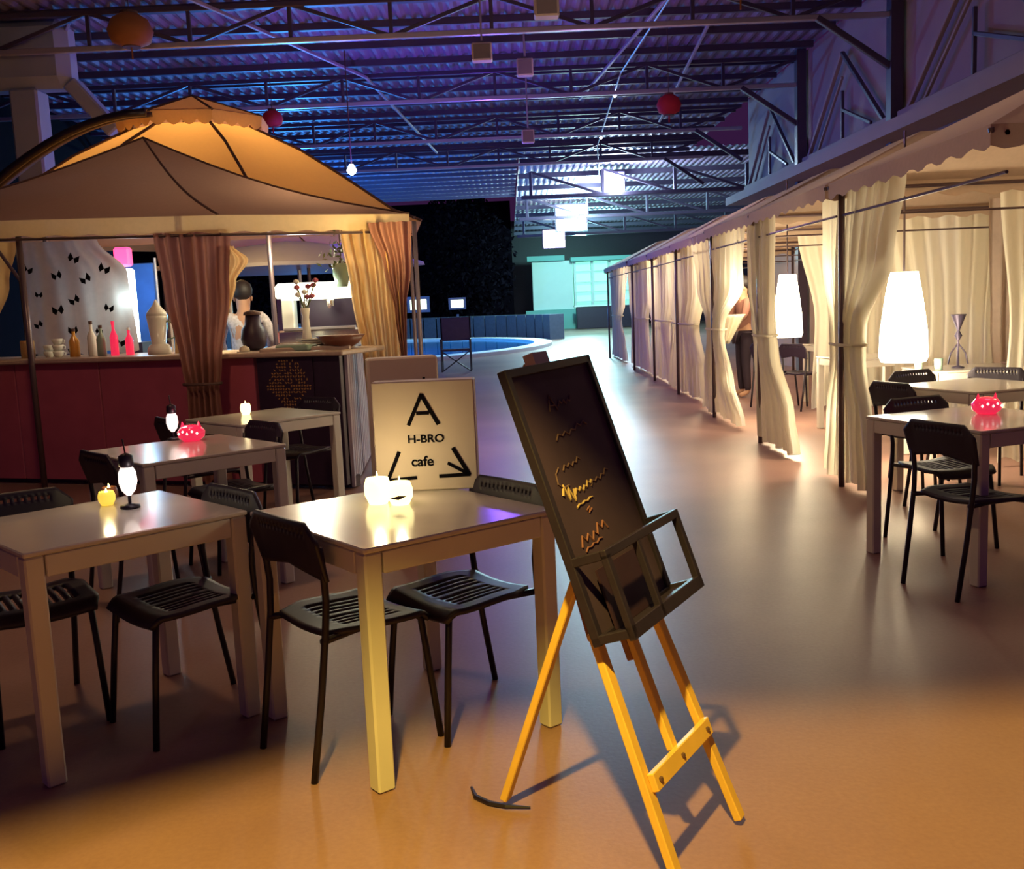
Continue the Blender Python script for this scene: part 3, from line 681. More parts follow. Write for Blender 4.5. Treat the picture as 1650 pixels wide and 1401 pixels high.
# coffee machine
em = thing('coffee_machine', 'large white-topped coffee machine glowing at the bar corner', 'coffee machine', (-1.68, 9.05, 1.14), rad(6))
MB().box((0, 0, .06), (.74, .42, .12), bev=.015).build('base', 'chrome', em)
MB().box((.10, .14, .26), (.50, .14, .30), bev=.01).build('back_panel', 'darkpanel', em)
MB().box((0, .02, .46), (.74, .44, .15), bev=.03).build('hood', 'e_mach', em)
for x in (-.34, .34): MB().box((x, -.16, .26), (.04, .05, .28)).build('side_post', 'chrome', em)
for x in (-.12, .1): MB().lathe([(.035, .32), (.035, .37), (.03, .38)], (x, -.1, 0), 12).build('group_head', 'chrome', em); MB().tube([(x, -.12, .33), (x, -.26, .31)], .012, 6).build('portafilter', 'seam', em)
MB().box((0, -.12, .13), (.62, .2, .02)).build('drip_tray', 'steelp', em)
MB().box((-.28, 0, .26), (.12, .3, .28), bev=.01).build('side_box', 'china', em)
light('POINT', 'coffee_machine_glow', (-1.62, 8.72, 1.55), (1, .95, .7), 6, .06)
cu2 = thing('cake_stand', 'white tray of plates at the corner of the bar', 'plates', tuple(S0 + sd * .5 - sn * .3 + Vector((0, 0, 1.14))))
for z in (0, .02, .04): MB().lathe([(.08, z), (.14, z + .012), (.145, z + .018)], n=18).build('plate', 'china', cu2, smooth=True)
hp = thing('hanging_plant', 'trailing plant in a pale pot hanging beside the yellow corner curtain', 'plant', (-1.42, 8.75, 1.62))
MB().lathe([(.05, 0), (.075, .10), (.08, .2), (.07, .2)], n=12).build('pot', 'glass', hp, smooth=True)
MB().tube([(0, 0, .2), (0, 0, .45)], .004, 4).build('cord', 'seam', hp)
mb = MB(); rn = random.Random(4)
for i in range(90):
    c_ = Vector((rn.gauss(0, .09), rn.gauss(0, .06), .26 + rn.gauss(0, .09))); d1 = Vector((rn.gauss(0, 1), rn.gauss(0, 1), rn.gauss(0, 1))).normalized() * .03
    d2 = d1.cross(Vector((rn.gauss(0, 1), 1, rn.gauss(0, 1)))).normalized() * .012; mb.add([c_ - d1, c_ - d2, c_ + d1, c_ + d2], [(0, 1, 2, 3)])
o = mb.build('leaves', 'leaf', hp); o['kind'] = 'stuff'
# umbrella roof and lit frame seen behind the bar
um = thing('market_umbrella', 'grey-blue umbrella canopy seen behind the bar', 'umbrella', (-3.1, 15.2, 0))
MB().lathe([(1.9, 2.05), (1.88, 2.1), (1.0, 2.38), (.02, 2.62)], n=8).build('canopy', 'concrete', um)
MB().tube([(0, 0, 0), (0, 0, 2.6)], .03, 8).build('pole', 'steelp', um)
fr = thing('metal_frame', 'thin pale metal frame standing behind the bar', 'frame', (-4.7, 14, 0))
MB().tube([(0, 0, 0), (0, 0, 2.1)], .03, 6).build('upright', 'steelp', fr); MB().tube([(-.25, 0, 2.1), (.9, 0, 2.16)], .035, 6).build('crossbar', 'steelp', fr)
MB().tube([(.85, 0, 0), (.85, 0, 2.14)], .03, 6).build('upright', 'steelp', fr)

# ------------------------------------------------------------------ people
def skin_mesh(name, m, parent, verts, edges, radii, lv=1):
    me = bpy.data.meshes.new(name); me.from_pydata(verts, edges, []); me.materials.append(M_[m]); o = bpy.data.objects.new(name, me); C.objects.link(o); o.parent = parent
    sk = o.modifiers.new('skin', 'SKIN'); sk.use_smooth_shade = True
    for i, r_ in enumerate(radii):
        rx = r_ if isinstance(r_, tuple) else (r_, r_); me.skin_vertices[0].data[i].radius = rx
    me.skin_vertices[0].data[0].use_root = True
    ss = o.modifiers.new('smooth', 'SUBSURF'); ss.levels = lv; ss.render_levels = lv
    return o
def person(label, loc, rz, shirt, lean=.0, scale=1.0, arms=((.26, .25, .95), (-.26, .25, .95))):
    t = thing('person', label, 'person', loc, rz); t.scale = (scale,) * 3
    L_ = lambda z: Vector((0, lean * max(0, (z - .95)) / .6, 0))
    pel = Vector((0, 0, .95)); ch = Vector((0, 0, 1.28)) + L_(1.28); nk = Vector((0, 0, 1.45)) + L_(1.45); hb = Vector((0, .015, 1.545)) + L_(1.545); ht = Vector((0, .02, 1.65)) + L_(1.65)
    V = [pel, Vector((0, 0, 1.1)) + L_(1.1), ch, nk, hb, ht]; E_ = [(0, 1), (1, 2), (2, 3), (3, 4), (4, 5)]; R_ = [(.145, .105), (.12, .09), (.155, .10), .055, (.082, .095), (.08, .092)]
    for sx, hand in zip((1, -1), arms):
        sh = ch + Vector((sx * .18, 0, .13)); hd_ = Vector(hand); el = (sh + hd_) / 2 + Vector((sx * .06, -.06, -.06)); k = len(V)
        V += [sh, el, hd_, hd_ + (hd_ - el).normalized() * .09]; E_ += [(2, k), (k, k + 1), (k + 1, k + 2), (k + 2, k + 3)]; R_ += [.058, .042, .03, (.036, .018)]
        for f_ in range(5):
            k2 = len(V); bse = V[k + 3]; dr = (hd_ - el).normalized(); side = dr.cross(Vector((0, 0, 1))).normalized()
            V.append(bse + side * ((f_ - 2) * .016) + dr * (.07 - .01 * abs(f_ - 2) - (.03 if f_ == 0 else 0))); E_.append((k + 3, k2)); R_.append(.008)
    for sx in (1, -1):
        k = len(V); V += [pel + Vector((sx * .095, 0, -.06)), Vector((sx * .10, .015, .50)), Vector((sx * .105, -.01, .08)), Vector((sx * .11, .13, .035))]
        E_ += [(0, k), (k, k + 1), (k + 1, k + 2), (k + 2, k + 3)]; R_ += [.09, .058, .038, (.035, .03)]
    skin_mesh('body', 'skin', t, V, E_, R_)
    # shirt and trousers a little outside the body
    SV = [pel + Vector((0, 0, -.02)), V[1], ch, Vector((0, 0, 1.41)) + L_(1.41)]; SE = [(0, 1), (1, 2), (2, 3)]; SR = [(.16, .12), (.14, .105), (.17, .115), .075]
    for i, sx in enumerate((1, -1)):
        sh, el, hd_ = V[6 + i * 9], V[7 + i * 9], V[8 + i * 9]; k = len(SV); SV += [sh, el, el.lerp(hd_, .7)]; SE += [(2, k), (k, k + 1), (k + 1, k + 2)]; SR += [.07, .054, .044]
    skin_mesh('shirt', shirt, t, SV, SE, SR)
    TV = [pel]; TE = []; TR = [(.155, .115)]
    for sx in (1, -1):
        k = len(TV); TV += [pel + Vector((sx * .095, 0, -.06)), Vector((sx * .10, .015, .50)), Vector((sx * .105, -.01, .09))]; TE += [(0, k), (k, k + 1), (k + 1, k + 2)]; TR += [.1, .072, .056]
    skin_mesh('trousers', 'trousers', t, TV, TE, TR)
    hc = (hb + ht) / 2
    MB().lathe([(.05, -.05), (.095, .0), (.1, .05), (.085, .10), (.04, .135), (.004, .145)], tuple(hc + Vector((0, -.045, .02))), 14).build('hair', 'hair', t, smooth=True)
    for sx in (1, -1):
        MB().lathe([(.004, -.006), (.009, 0), (.004, .006)], tuple(hc + Vector((sx * .032, .088, -.01))), 8).build('eye', 'ink', t)
        MB().lathe([(.006, -.025), (.014, 0), (.006, .025)], tuple(hc + Vector((sx * .083, .0, -.02))), 8).build('ear', 'skin', t)
    MB().lathe([(.014, -.03), (.012, -.02), (.004, .015)], tuple(hc + Vector((0, .098, -.015))), 8).build('nose', 'skin', t)
    MB().box(tuple(hc + Vector((0, .088, -.06))), (.045, .012, .009)).build('mouth', 'redpanel', t)
    return t
person('person in a pale checked shirt bending forward behind the bar', (-2.60, 9.9, 0), rad(12), 'shirt', lean=.12, scale=1.0, arms=((.22, .42, 1.02), (-.22, .42, 1.02)))
person('person in a brown top and dark trousers standing among the white curtains', (3.22, 13.6, 0), rad(100), 'brownshirt', scale=.94, arms=((.2, .32, 1.0), (-.2, .3, 1.05)))
tw = thing('cloth', 'cream cloth bundle held by the person among the curtains', 'cloth', (3.0, 13.25, .82))
MB().grid(lambda u, v: (-.16 + .32 * u * (1 - .7 * v), .04 * math.sin(u * 12), .32 - .38 * v), 16, 8).build('fold', 'cloth', tw, smooth=True, solid=.01)

# ------------------------------------------------------------------ tables
def table(label, cx, cy, deg, s1, s2, h=.74, proto=None):
    t = thing('table', label, 'table', (cx, cy, 0), rad(deg))
    MB().box((0, 0, h - .008), (s1, s2, .016), bev=.004).build('tabletop', 'whitetop', t)
    for k_, (x, y, a, b_) in enumerate(((0, s2 / 2 - .013, s1 - .13, .02), (0, -s2 / 2 + .013, s1 - .13, .02), (s1 / 2 - .013, 0, .02, s2 - .13), (-s1 / 2 + .013, 0, .02, s2 - .13))):
        MB().box((x, y, h - .051), (a, b_, .066), bev=.003).build('apron', 'white', t)
    for sx in (1, -1):
        for sy in (1, -1):
            MB().box((sx * (s1 / 2 - .032), sy * (s2 / 2 - .032), (h - .017) / 2), (.058, .058, h - .018), bev=.006).build('leg', 'white', t)
    return t
table('white square table carrying the two bright candle glasses and cafe sign', -.39, 3.27, 38, .72, .78)
table('white square table at the left edge, nearest the camera', -1.43, 3.37, 44, .74, .68)
table('white square table with the red glass candle, in front of the bar', -1.71, 5.14, 42, .76, .76)
table('white square table farthest back on the left, against the bar', -1.66, 6.62, 46, .76, .70)
table('white square table with the red cat candle at the right edge', 2.36, 4.98, 20, .75, .78)
table('white square table behind the one with the red cat candle', 3.12, 6.62, 20, .75, .75)
table('long pale serving table against the white back curtains', 3.95, 8.05, 0, 1.3, .6)
table('small white table beyond the large lantern', 3.6, 9.9, 10, .8, .7)
table('white table far back in the gazebo beside two chairs', 4.2, 12.4, 10, .8, .7)

# ------------------------------------------------------------------ chairs
def make_chair(label):
    t = thing('chair', label, 'chair')
    def seat(u, v):
        x = (u - .5) * .39; y = -.17 + .37 * v
        nar = 1 - .22 * max(0, .25 - v) / .25
        z = .45 - .012 * math.sin(PI * u) * 1 - .035 * max(0, (v - .88) / .12) ** 1.6 + .004 * math.sin(v * 6)
        return (x * nar * (1 - .10 * max(0, v - .85) / .15), y, z)
    sl = lambda i, j: (i in (4, 6, 8, 10, 13, 15, 17, 19)) and 5 <= j <= 17
    MB().grid(seat, 24, 24, sl).build('seat', 'black', t, smooth=True, solid=.018, offset=-1)
    def back(u, v):
        a = (u - .5) * 1.5; x = math.sin(a) / math.sin(.75) * .205; z0 = .615 + .03 * (1 - abs(2 * u - 1))
        top = .795 - .055 * max(0, abs(2 * u - 1) - .70) / .30
        z = z0 * (1 - v) + top * v - .0
        return (x * (1 + .05 * v), -.165 - .05 * math.cos(a) + .02 - .035 * v, z)
    dots = lambda i, j: j in (9,) and i % 2 == 0 and 6 < i < 34
    MB().grid(back, 40, 12, dots).build('backrest', 'black', t, smooth=True, solid=.012)
    for s_ in (1, -1):
        MB().tube([(s_ * .17, -.255, 0), (s_ * .175, -.215, .25), (s_ * .178, -.188, .45), (s_ * .182, -.180, .55), (s_ * .188, -.186, .64), (s_ * .19, -.195, .72)], .0115, 8).build('leg', 'blackm', t, smooth=True)
        MB().tube([(s_ * .175, .215, 0), (s_ * .165, .19, .25), (s_ * .158, .172, .41), (s_ * .14, .15, .427), (s_ * .14, -.05, .428), (s_ * .178, -.2, .43)], .0115, 8).build('leg', 'blackm', t, smooth=True)
    return t
def fang(d): return rad(d - 90)
chairs = [
    (-.556, 3.135, 40, 'black chair on the left of the cafe sign table, back to the camera'),
    (-.195, 3.325, 219, 'black chair on the far right side of the cafe sign table'),
    (-1.183, 3.391, 224, 'black chair right side of the nearest left table, glossy seat corner showing'),
    (-1.745, 3.46, -54, 'black chair with slotted seat at the left edge of the frame'),
    (-1.83, 4.84, 43, 'black chair tucked into the left side of the red candle table by the bar'),
    (-1.60, 5.59, 223, 'black chair on the far side of the red candle table by the bar'),
    (-1.99, 6.325, 39, 'black chair on the left of the table farthest back by the bar'),
    (-1.53, 7.068, 234, 'black chair beyond the farthest back left table, below the damask sheet'),
    (2.14, 4.545, 20, 'black perforated-back chair in front of the red cat candle table'),
    (2.337, 5.33, 287, 'black chair beyond the red cat candle table, only its back top showing'),
    (2.78, 4.72, 170, 'black chair at the right edge, its seat past the table leg'),
    (2.70, 6.55, 20, 'black chair in front of the second right table, below the big lantern'),
    (3.05, 7.12, -70, 'black chair at the left of the second right table, against the lantern glow'),
    (3.42, 7.10, 225, 'black chair behind the second right table, right of the lantern'),
    (3.55, 11.9, 30, 'black chair far back in the gazebo, right of the pair by the smaller lantern'),
    (3.30, 12.3, 30, 'black chair far back in the gazebo, left of the pair by the smaller lantern'),
]
proto = None
for x, y, a, lb in chairs:
    if proto is None:
        proto = make_chair(lb); proto.location = (x, y, 0); proto.rotation_euler = (0, 0, fang(a)); proto['group'] = 'black plastic cafe chairs'
    else: dup(proto, (x, y, 0), fang(a), lb, 'black plastic cafe chairs')
dc = thing('director_chair', 'tall black folding chair standing by the pool', 'chair', (-1.12, 21.4, 0))
MB().box((0, .2, .92), (.66, .03, .5), bev=.01).build('backrest', 'darkpanel', dc); MB().box((0, 0, .48), (.62, .42, .04), bev=.01).build('seat', 'darkpanel', dc)
for s_ in (1, -1):
    MB().bar((s_ * .31, .2, .02), (s_ * .31, .2, 1.18), .03).build('post', 'blackm', dc)
    MB().bar((s_ * .31, -.2, .02), (s_ * .31, -.2, .7), .03).build('post', 'blackm', dc)
    MB().bar((s_ * .31, -.22, .7), (s_ * .31, .22, .7), .04).build('armrest', 'blackm', dc)
    MB().bar((s_ * .3, -.2, .03), (-s_ * .3, -.2, .46), .025).build('cross_leg', 'blackm', dc)

# ------------------------------------------------------------------ candles and lamps on tables
TZ = .741
def glass_candle(x, y, m, lb, r_=.035, h_=.06, pw=.5, col=(1, .78, .42)):
    t = thing('candle_glass', lb, 'candle', (x, y, TZ))
    MB().lathe([(r_ * .7, 0), (r_, h_ * .35), (r_ * 1.02, h_ * .7), (r_ * .85, h_), (r_ * .78, h_), (r_ * .8, h_ * .5), (r_ * .4, .012)], n=16).build('glass', m, t, smooth=True)
    MB().lathe([(.001, h_ * .55), (.007, h_ * .65), (.008, h_ * .8), (.001, h_ * 1.25)], n=8).build('flame', 'e_flame', t, smooth=True)
    if pw: light('POINT', 'candle_light', (x, y, TZ + h_ + .05), col, pw, .02)
    return t
glass_candle(-.475, 3.40, 'e_candle', 'left of the two bright glass candle holders by the cafe sign', .046, .09, 1.1)
glass_candle(-.395, 3.37, 'e_candle', 'right of the two bright glass candle holders by the cafe sign', .044, .078, .6)
lf = thing('leaf', 'small dried brown leaf on the right bright candle glass', 'leaf', (-.395, 3.322, TZ + .03)); MB().add([(-.03, 0, 0), (0, -.004, .008), (.028, 0, .006), (0, -.002, -.006)], [(0, 1, 2, 3)]).build('blade', 'seam', lf, solid=.002)
glass_candle(-1.50, 3.60, 'e_yellow', 'amber glass candle on the nearest left table', .03, .05, .35)
glass_candle(-1.53, 3.70, 'bowl', 'small pinkish glass behind the amber candle on the nearest left table', .03, .05, 0)
glass_candle(-1.80, 6.72, 'e_candle', 'yellow candle glass on the table farthest back on the left', .035, .075, .35)
def cat_candle(x, y, lb, ears=True):
    t = thing('candle_glass', lb, 'candle', (x, y, TZ))
    MB().lathe([(.045, 0), (.07, .02), (.075, .05), (.055, .075), (.03, .085), (.001, .087)], n=18).build('bowl', 'redg', t, smooth=True)
    for s_ in (1, -1): MB().lathe([(.018, .06), (.002, .105)], (s_ * .045, 0, 0), 4).build('ear', 'redg', t)
    for i in range(5): MB().lathe([(.002, -.008), (.008, 0), (.002, .008)], ((i - 2) * .025, -.072 + .006 * abs(i - 2), .045 + .01 * (i % 2)), 6).build('light_hole', 'e_small', t)
    light('POINT', 'candle_light', (x, y - .02, TZ + .16), (1, .1, .15), .35, .03)
cat_candle(-1.76, 5.42, 'red glass candle holder glowing on the table in front of the bar')
cat_candle(2.46, 5.10, 'red cat-shaped candle holder glowing on the right table')
def egg_lamp(x, y, lb, k_=1.0):
    t = thing('table_lamp', lb, 'lamp', (x, y, TZ))
    MB().lathe([(.035, 0), (.034, .01), (.008, .016)], n=16).build('foot', 'blackm', t, smooth=True)
    MB().tube([(0, 0, .01), (0, 0, .05 * k_)], .006, 8).build('stem', 'blackm', t)
    MB().lathe([(.008, .045), (.024, .065), (.032, .095), (.03, .13), (.02, .15), (.002, .152)], n=16).build('shade', 'e_small', t, smooth=True)
    MB().lathe([(.02, .148), (.027, .155), (.025, .19), (.006, .2)], n=12).build('cap', 'blackm', t, smooth=True)
    MB().tube([(0, 0, .19), (-.006, 0, .25)], .003, 5).build('wire', 'blackm', t)
    light('POINT', 'small_lamp_light', (x + .07, y - .06, TZ + .12), (1, .85, .8), .25, .02)
egg_lamp(-1.385, 3.52, 'little black and white teardrop lamp on the nearest left table')
egg_lamp(-1.88, 5.48, 'little black and white teardrop lamp beside the red candle by the bar')
# candelabra etc. on the serving table
ca = thing('candelabra', 'dark slender candelabra on the pale serving table', 'candelabra', (3.62, 8.0, TZ))
MB().lathe([(.05, 0), (.045, .01), (.01, .02), (.008, .22), (.03, .26), (.01, .30), (.055, .42), (.06, .43)], n=14).build('stem', 'steel', ca, smooth=True)
for s_ in (1, -1): MB().tube([(0, 0, .2), (s_ * .06, 0, .12), (s_ * .08, 0, .03)], .006, 6).build('arm', 'steel', ca)
dk = thing('dish', 'small dark dish on the pale serving table near the right edge', 'dish', (4.05, 7.95, TZ)); MB().lathe([(.04, 0), (.09, .02), (.1, .035), (.03, .03)], n=16).build('bowl', 'seam', dk, smooth=True)
for i, (x, y) in enumerate(((3.3, 8.0), (3.42, 7.9))):
    g_ = thing('tumbler', ['clear tumbler farther left on the pale serving table', 'clear tumbler just left of the dark candelabra'][i], 'glass', (x, y, TZ)); MB().lathe([(.03, 0), (.035, .09), (.032, .09), (.028, .01)], n=12).build('glass', 'glass', g_, smooth=True); MB().lathe([(.027, .012), (.029, .05)], n=12).build('water', 'china', g_)

# ------------------------------------------------------------------ cafe sign
sg = thing('cafe_sign', 'white box sign reading A H-BRO cafe with black arrows', 'sign', (-.318, 3.66, TZ), rad(-2))
W_, H_ = .375, .405
MB().box((0, 0, H_ / 2), (W_, .10, H_), bev=.004).build('box', 'paper', sg)
yf = -.0515
MBI = MB()
def ln(m_, a, b_, w_):
    a, b_ = Vector((a[0], 0, a[1])), Vector((b_[0], 0, b_[1])); d = (b_ - a).normalized(); s_ = Vector((-d.z, 0, d.x)) * w_ / 2; o_ = Vector((0, yf, 0)); e = Vector((0, -.0012, 0))
    m_.add([a - s_ + o_, b_ - s_ + o_, b_ + s_ + o_, a + s_ + o_, a - s_ + o_ + e, b_ - s_ + o_ + e, b_ + s_ + o_ + e, a + s_ + o_ + e], [(4, 5, 6, 7), (0, 1, 5, 4), (2, 3, 7, 6), (0, 3, 7, 4), (1, 2, 6, 5)])
pxs = lambda u, v: ((u - 500) / 830 * W_, (965 - v) / 815 * H_)   # sign artwork units
m_ = MB(); ln(m_, pxs(372, 475), pxs(492, 245), .014); ln(m_, pxs(488, 250), pxs(618, 475), .015); ln(m_, pxs(440, 388), pxs(545, 388), .012); m_.build('letter_a', 'ink', sg)
m_ = MB(); ln(m_, pxs(285, 668), pxs(178, 885), .014); ln(m_, pxs(165, 882), pxs(420, 866), .013); m_.build('left_arrow', 'ink', sg)
m_ = MB(); ln(m_, pxs(722, 652), pxs(850, 862), .015); ln(m_, pxs(855, 856), pxs(600, 862), .014); ln(m_, pxs(675, 765), pxs(835, 850), .012); m_.build('right_arrow', 'ink', sg)
c1 = pxs(508, 605); text('lettering', 'H-BRO', .040, 'ink', sg, (c1[0], yf, c1[1]), (PI / 2, 0, 0), sx=1.12)
c1 = pxs(470, 780); text('lettering', 'cafe', .052, 'ink', sg, (c1[0], yf, c1[1]), (PI / 2, 0, 0))
sb = thing('card_box', 'cream card box standing behind the cafe sign', 'box', (-.655, 6.05, 0), rad(12))
MB().box((0, 0, .56), (.42, .2, 1.12), bev=.01).build('box', 'paper', sb); MB().box((.12, -.104, .95), (.015, .01, .09)).build('slot', 'ink', sb)

# ------------------------------------------------------------------ easel with chalkboard
th = rad(58.09); ph = rad(19.3)
Wv = Vector((math.cos(th), math.sin(th), 0)); Nv = Vector((Wv.y, -Wv.x, 0)); Uv = -Nv * math.sin(ph) + Vector((0, 0, math.cos(ph))); Fv = Wv.cross(Uv) 
if Fv.dot(Nv) < 0: Fv = -Fv
OE = Vector((.346, 2.138, 0)); BW = .447
rb = rad(1.2)
def q_(a, b_, d=0, brd=False):
    if brd:
        ca, cb = BW / 2, .98; da, db = a - ca, b_ - cb
        a = ca + da * math.cos(rb) + db * math.sin(rb) * -1; b_ = cb + db * math.cos(rb) + da * math.sin(rb)
    return OE + Wv * a + Uv * b_ + Fv * d
Rm = Matrix((Wv, Uv, Fv)).transposed()
Rb = Rm @ Matrix.Rotation(rb, 3, 'Z')
ez = thing('easel', 'yellow varnished wooden easel standing on the floor in the foreground', 'easel', (.2, 2.4, 0))
cA = BW / 2
def stick(a, b_, w_, h_, nm, m='wood'): return MB().bar(a, b_, w_, h_, up=Fv).build(nm, m, ez, world=True)
foot = .2
stick(q_(cA - foot, .018), q_(cA - .165, .66, -.02), .034, .022, 'leg'); stick(q_(cA + foot, .018), q_(cA + .150, .70, -.02), .034, .022, 'leg')
stick(q_(cA - .160, .64, -.03), q_(cA - .10, 1.05, -.045), .03, .018, 'upper_leg', 'woodd'); stick(q_(cA + .145, .64, -.03), q_(cA + .09, 1.05, -.045), .03, .018, 'upper_leg', 'woodd')  # upper legs and mast slide coloured darker for the board's shadow
stick(q_(cA - .01, .30, -.006), q_(cA - .0, .62, -.02), .030, .020, 'mast'); stick(q_(cA, .54, -.035), q_(cA + .0, 1.345, -.045), .034, .020, 'mast_slide', 'woodd')
stick(q_(cA - .185, .285, .012), q_(cA + .180, .285, .012), .045, .018, 'crossbar')
for a in (-.16, -.02, .15): MB().lathe([(.007, -.003), (.006, .004)], (0, 0, 0), 8).build('screw', 'seam', ez).matrix_basis = Matrix.Translation(q_(cA + a, .285, .022) - Vector(ez.location))
bk = OE + Wv * cA - Nv * .622 + Vector((0, 0, .02))
stick(bk, q_(cA - .02, .86, -.035), .032, .022, 'back_leg')
hg = MB().tube([q_(cA - .06, .85, -.035), q_(cA + .06, .85, -.035)], .016, 8).build('hinge', 'wood', ez, world=True)
MB().box(q_(cA + .02, 1.345, -.03), (.075, .04, .03), rot=Rm).build('top_clamp', 'spk', ez, world=True)
hk = MB().tube([bk + Vector((-.10, .10, -.012)), bk + Vector((-.085, .04, -.012)), bk + Vector((-.045, .0, -.012)), bk + Vector((.0, -.02, -.012)), bk + Vector((.07, -.03, -.014))], [.004, .008, .008, .007, .003], 6).build('dark_curve', 'blackm', ez, world=True)  # thin dark curved strip on the floor at the back leg's foot
cbd = thing('chalkboard', 'tilted black chalkboard with faint yellow writing, resting on the easel', 'chalkboard', tuple(q_(cA, .64)))
b0, b1 = .637, 1.327
MB().box(q_(cA, (b0 + b1) / 2, .006, True), (BW - .02, b1 - b0 - .02, .012), rot=Rb).build('slate', 'slate', cbd, world=True)
for (a0, a1, z0, z1) in ((0, .022, b0, b1), (BW - .022, BW, b0, b1), (0, BW, b0, b0 + .022), (0, BW, b1 - .022, b1)):
    MB().box(q_((a0 + a1) / 2, (z0 + z1) / 2, .009, True), (a1 - a0, z1 - z0, .024), rot=Rb, bev=.002).build('frame_rail', 'frame', cbd, world=True)
# holder crate on the front of the board
HD = .105; hz = .205
for (a, b_, sx, sy) in ((BW / 2, b0 + hz, BW, .022), (BW / 2, b0 + .014, BW, .034), (.011, b0 + hz / 2, .022, hz), (BW * .40, b0 + hz / 2, .018, hz), (BW - .011, b0 + hz / 2, .022, hz)):
    MB().box(q_(a, b_, HD, True), (sx, sy, .018), rot=Rb, bev=.002).build('holder_rail', 'frame', cbd, world=True)
for (a, b_) in ((.009, b0 + hz), (BW - .009, b0 + hz), (.009, b0 + .014), (BW - .009, b0 + .014)):
    MB().box(q_(a, b_, HD / 2 + .008, True), (.018, .022, HD - .02), rot=Rb, bev=.002).build('holder_side', 'frame', cbd, world=True)
MB().box(q_(BW / 2, b0 + .008, HD / 2 + .01, True), (BW - .03, .012, HD - .03), rot=Rb).build('holder_floor', 'frame', cbd, world=True)
MB().box(q_(.2, b0 + .09, .03, True), (.25, .15, .006), rot=Rb).build('leaflet', 'darkpanel', cbd, world=True)
def scribble(pts, m, nm, r_=.0022):
    MB().tube([q_(BW * a, b0 + (b1 - b0) * b_, .0135, True) for a, b_ in pts], r_, 5).build(nm, m, cbd, world=True)
wv = lambda x0, y0, x1, y1, n, amp: [(x0 + (x1 - x0) * i / n, y0 + (y1 - y0) * i / n + amp * (1 if i % 2 else -1) * (.6 + .4 * math.sin(i * 2.1))) for i in range(n + 1)]
scribble([(.17, .52), (.20, .555), (.23, .50), (.24, .545), (.28, .49), (.30, .53)], 'chalk', 'chalk_word', .0036)
scribble(wv(.30, .515, .52, .53, 9, .012), 'chalk', 'chalk_word', .0028); scribble(wv(.27, .465, .47, .48, 6, .004), 'chalk', 'chalk_word', .0025)
scribble(wv(.18, .34, .52, .37, 10, .022), 'chalkr', 'chalk_word', .0028); scribble(wv(.20, .31, .42, .33, 6, .006), 'chalkr', 'chalk_word')
scribble([(.36, .44), (.40, .45), (.38, .43), (.42, .44)], 'chalkr', 'chalk_word')
scribble([(.34, .82), (.38, .88), (.43, .82)], 'chalkf', 'chalk_mark'); scribble([(.36, .84), (.41, .84)], 'chalkf', 'chalk_mark')
scribble(wv(.45, .84, .62, .85, 7, .012), 'chalkf', 'chalk_mark')
scribble([(.22, .62), (.17, .60), (.16, .565), (.2, .545), (.27, .55)], 'chalkf', 'chalk_mark'); scribble(wv(.26, .61, .48, .625, 8, .01), 'chalkf', 'chalk_mark')
scribble(wv(.5, .52, .75, .55, 8, .01), 'chalkf', 'chalk_mark'); scribble(wv(.3, .72, .7, .75, 10, .012), 'chalkf', 'chalk_mark')

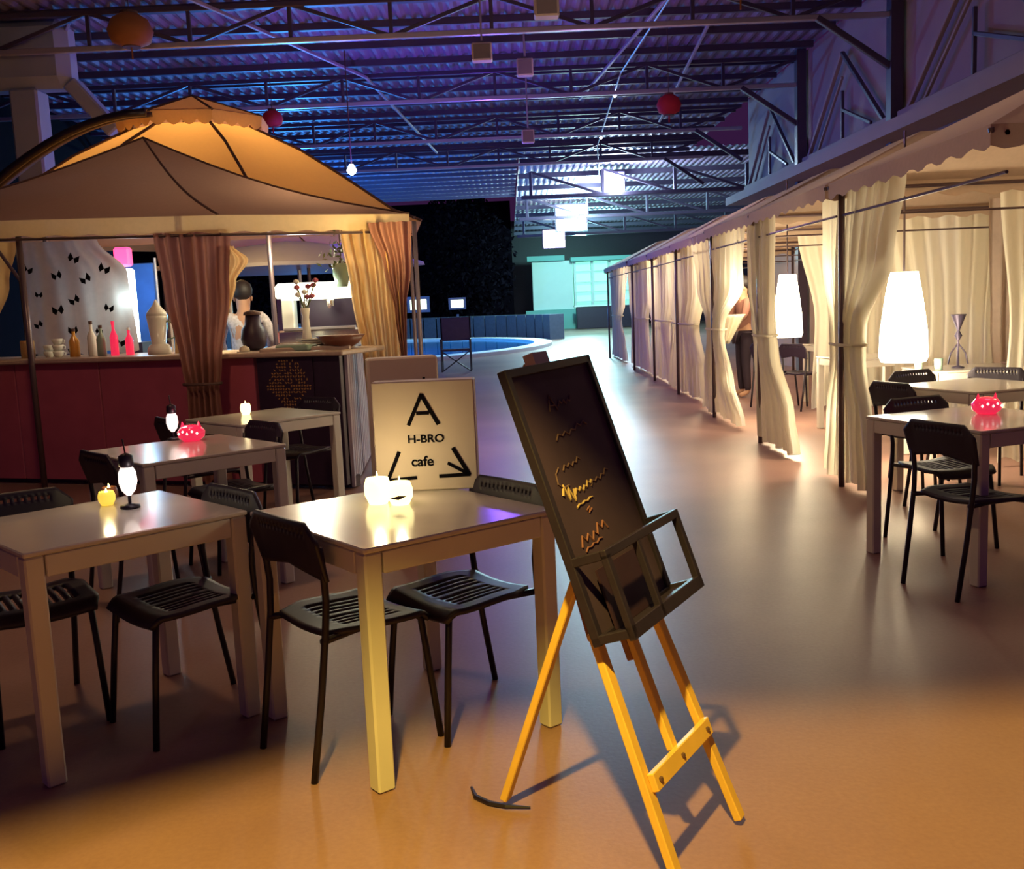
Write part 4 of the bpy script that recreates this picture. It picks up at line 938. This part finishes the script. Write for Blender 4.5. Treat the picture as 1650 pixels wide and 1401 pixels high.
# ------------------------------------------------------------------ hanging things under the roof
def hang(name, label, cat, x, y, z, w_, h_, kind, group=None, top=RZ - .07):
    t = thing(name, label, cat, (x, y, z), 0, group)
    if kind == 'speaker':
        MB().box((0, 0, 0), (w_, w_ * .7, h_), bev=.015).build('cabinet', 'spk', t)
        MB().box((0, -w_ * .36, -h_ * .02), (w_ * .8, .02, h_ * .8)).build('grille', 'grille', t)
        MB().box((0, 0, h_ * .55), (w_ * .5, w_ * .3, h_ * .15)).build('bracket', 'steel', t)
        MB().tube([(0, 0, h_ * .6), (0, 0, top - z)], .015, 6).build('rod', 'steelp', t)
    else:
        mt = 'redlan' if kind == 'red' else 'orlan'
        MB().lathe([(w_ * .2, -h_ * .42), (w_ * .42, -h_ * .3), (w_ * .5, 0), (w_ * .4, h_ * .28), (w_ * .18, h_ * .45)], n=16).build('paper_globe', mt, t, smooth=True)
        for q in (-.42, .45): MB().lathe([(w_ * .2, h_ * q - .01), (w_ * .2, h_ * q + .02)], n=14).build('cap_ring', 'seam', t)
        MB().tube([(0, 0, h_ * .45), (0, 0, top - z)], .006, 5).build('string', 'seam', t)
        MB().tube([(0, 0, -h_ * .42), (0, 0, -h_ * .75)], .012, 5).build('tassel', mt, t)
hang('speaker', 'pale box speaker hanging left of centre under the roof', 'speaker', -.17, 13.2, 4.60, .26, .22, 'speaker')
hang('speaker', 'pale box speaker with splayed rods right of centre under the roof', 'speaker', .42, 15.0, 4.80, .24, .24, 'speaker')
hang('speaker', 'small pale speaker hanging lowest on a long rod', 'speaker', .46, 16.2, 4.02, .20, .20, 'speaker')
hang('speaker', 'large pale speaker at the top edge of the picture', 'speaker', .55, 10.8, 4.45, .26, .22, 'speaker')
hang('paper_lantern', 'dim orange paper lantern high up at the left', 'lantern', -4.55, 13.0, 5.0, .56, .46, 'orange')
hang('paper_lantern', 'dim orange paper lantern at the top edge, right of centre', 'lantern', 2.9, 12.2, 5.02, .5, .4, 'orange')
hang('paper_lantern', 'dark red paper lantern hanging right of centre', 'lantern', 2.6, 15.6, 4.30, .38, .34, 'red')
hang('paper_lantern', 'dark red paper lantern low behind the glowing dome', 'lantern', -3.6, 16.4, 4.50, .34, .30, 'red')
bb = thing('bulb', 'bluish white bulb shining just above the dome edge', 'lamp', (-2.36, 16.2, 3.62))
MB().lathe([(.005, -.08), (.06, -.04), (.08, 0), (.05, .06), (.03, .09)], n=14).build('globe', 'e_blue', bb, smooth=True)
MB().tube([(0, 0, .09), (0, 0, RZ - 3.66)], .01, 6).build('cord', 'seam', bb)
lc = thing('light_cable', 'thin cable with small lights running up to the right', 'cable', (2.2, 14, 5.3))
MB().tube([(2.35, 12.0, 5.25), (2.05, 17, 5.1), (2.3, 24, 5.0), (2.9, 30, 5.0)], .014, 6).build('cable', 'steelp', lc, world=True)
for (x, y, z) in ((2.10, 18.4, 5.02), (2.25, 22.6, 4.96)):
    MB().lathe([(.01, -.03), (.035, 0), (.01, .03)], (x, y, z), 8).build('small_bulb', 'e_blue', lc, world=True)
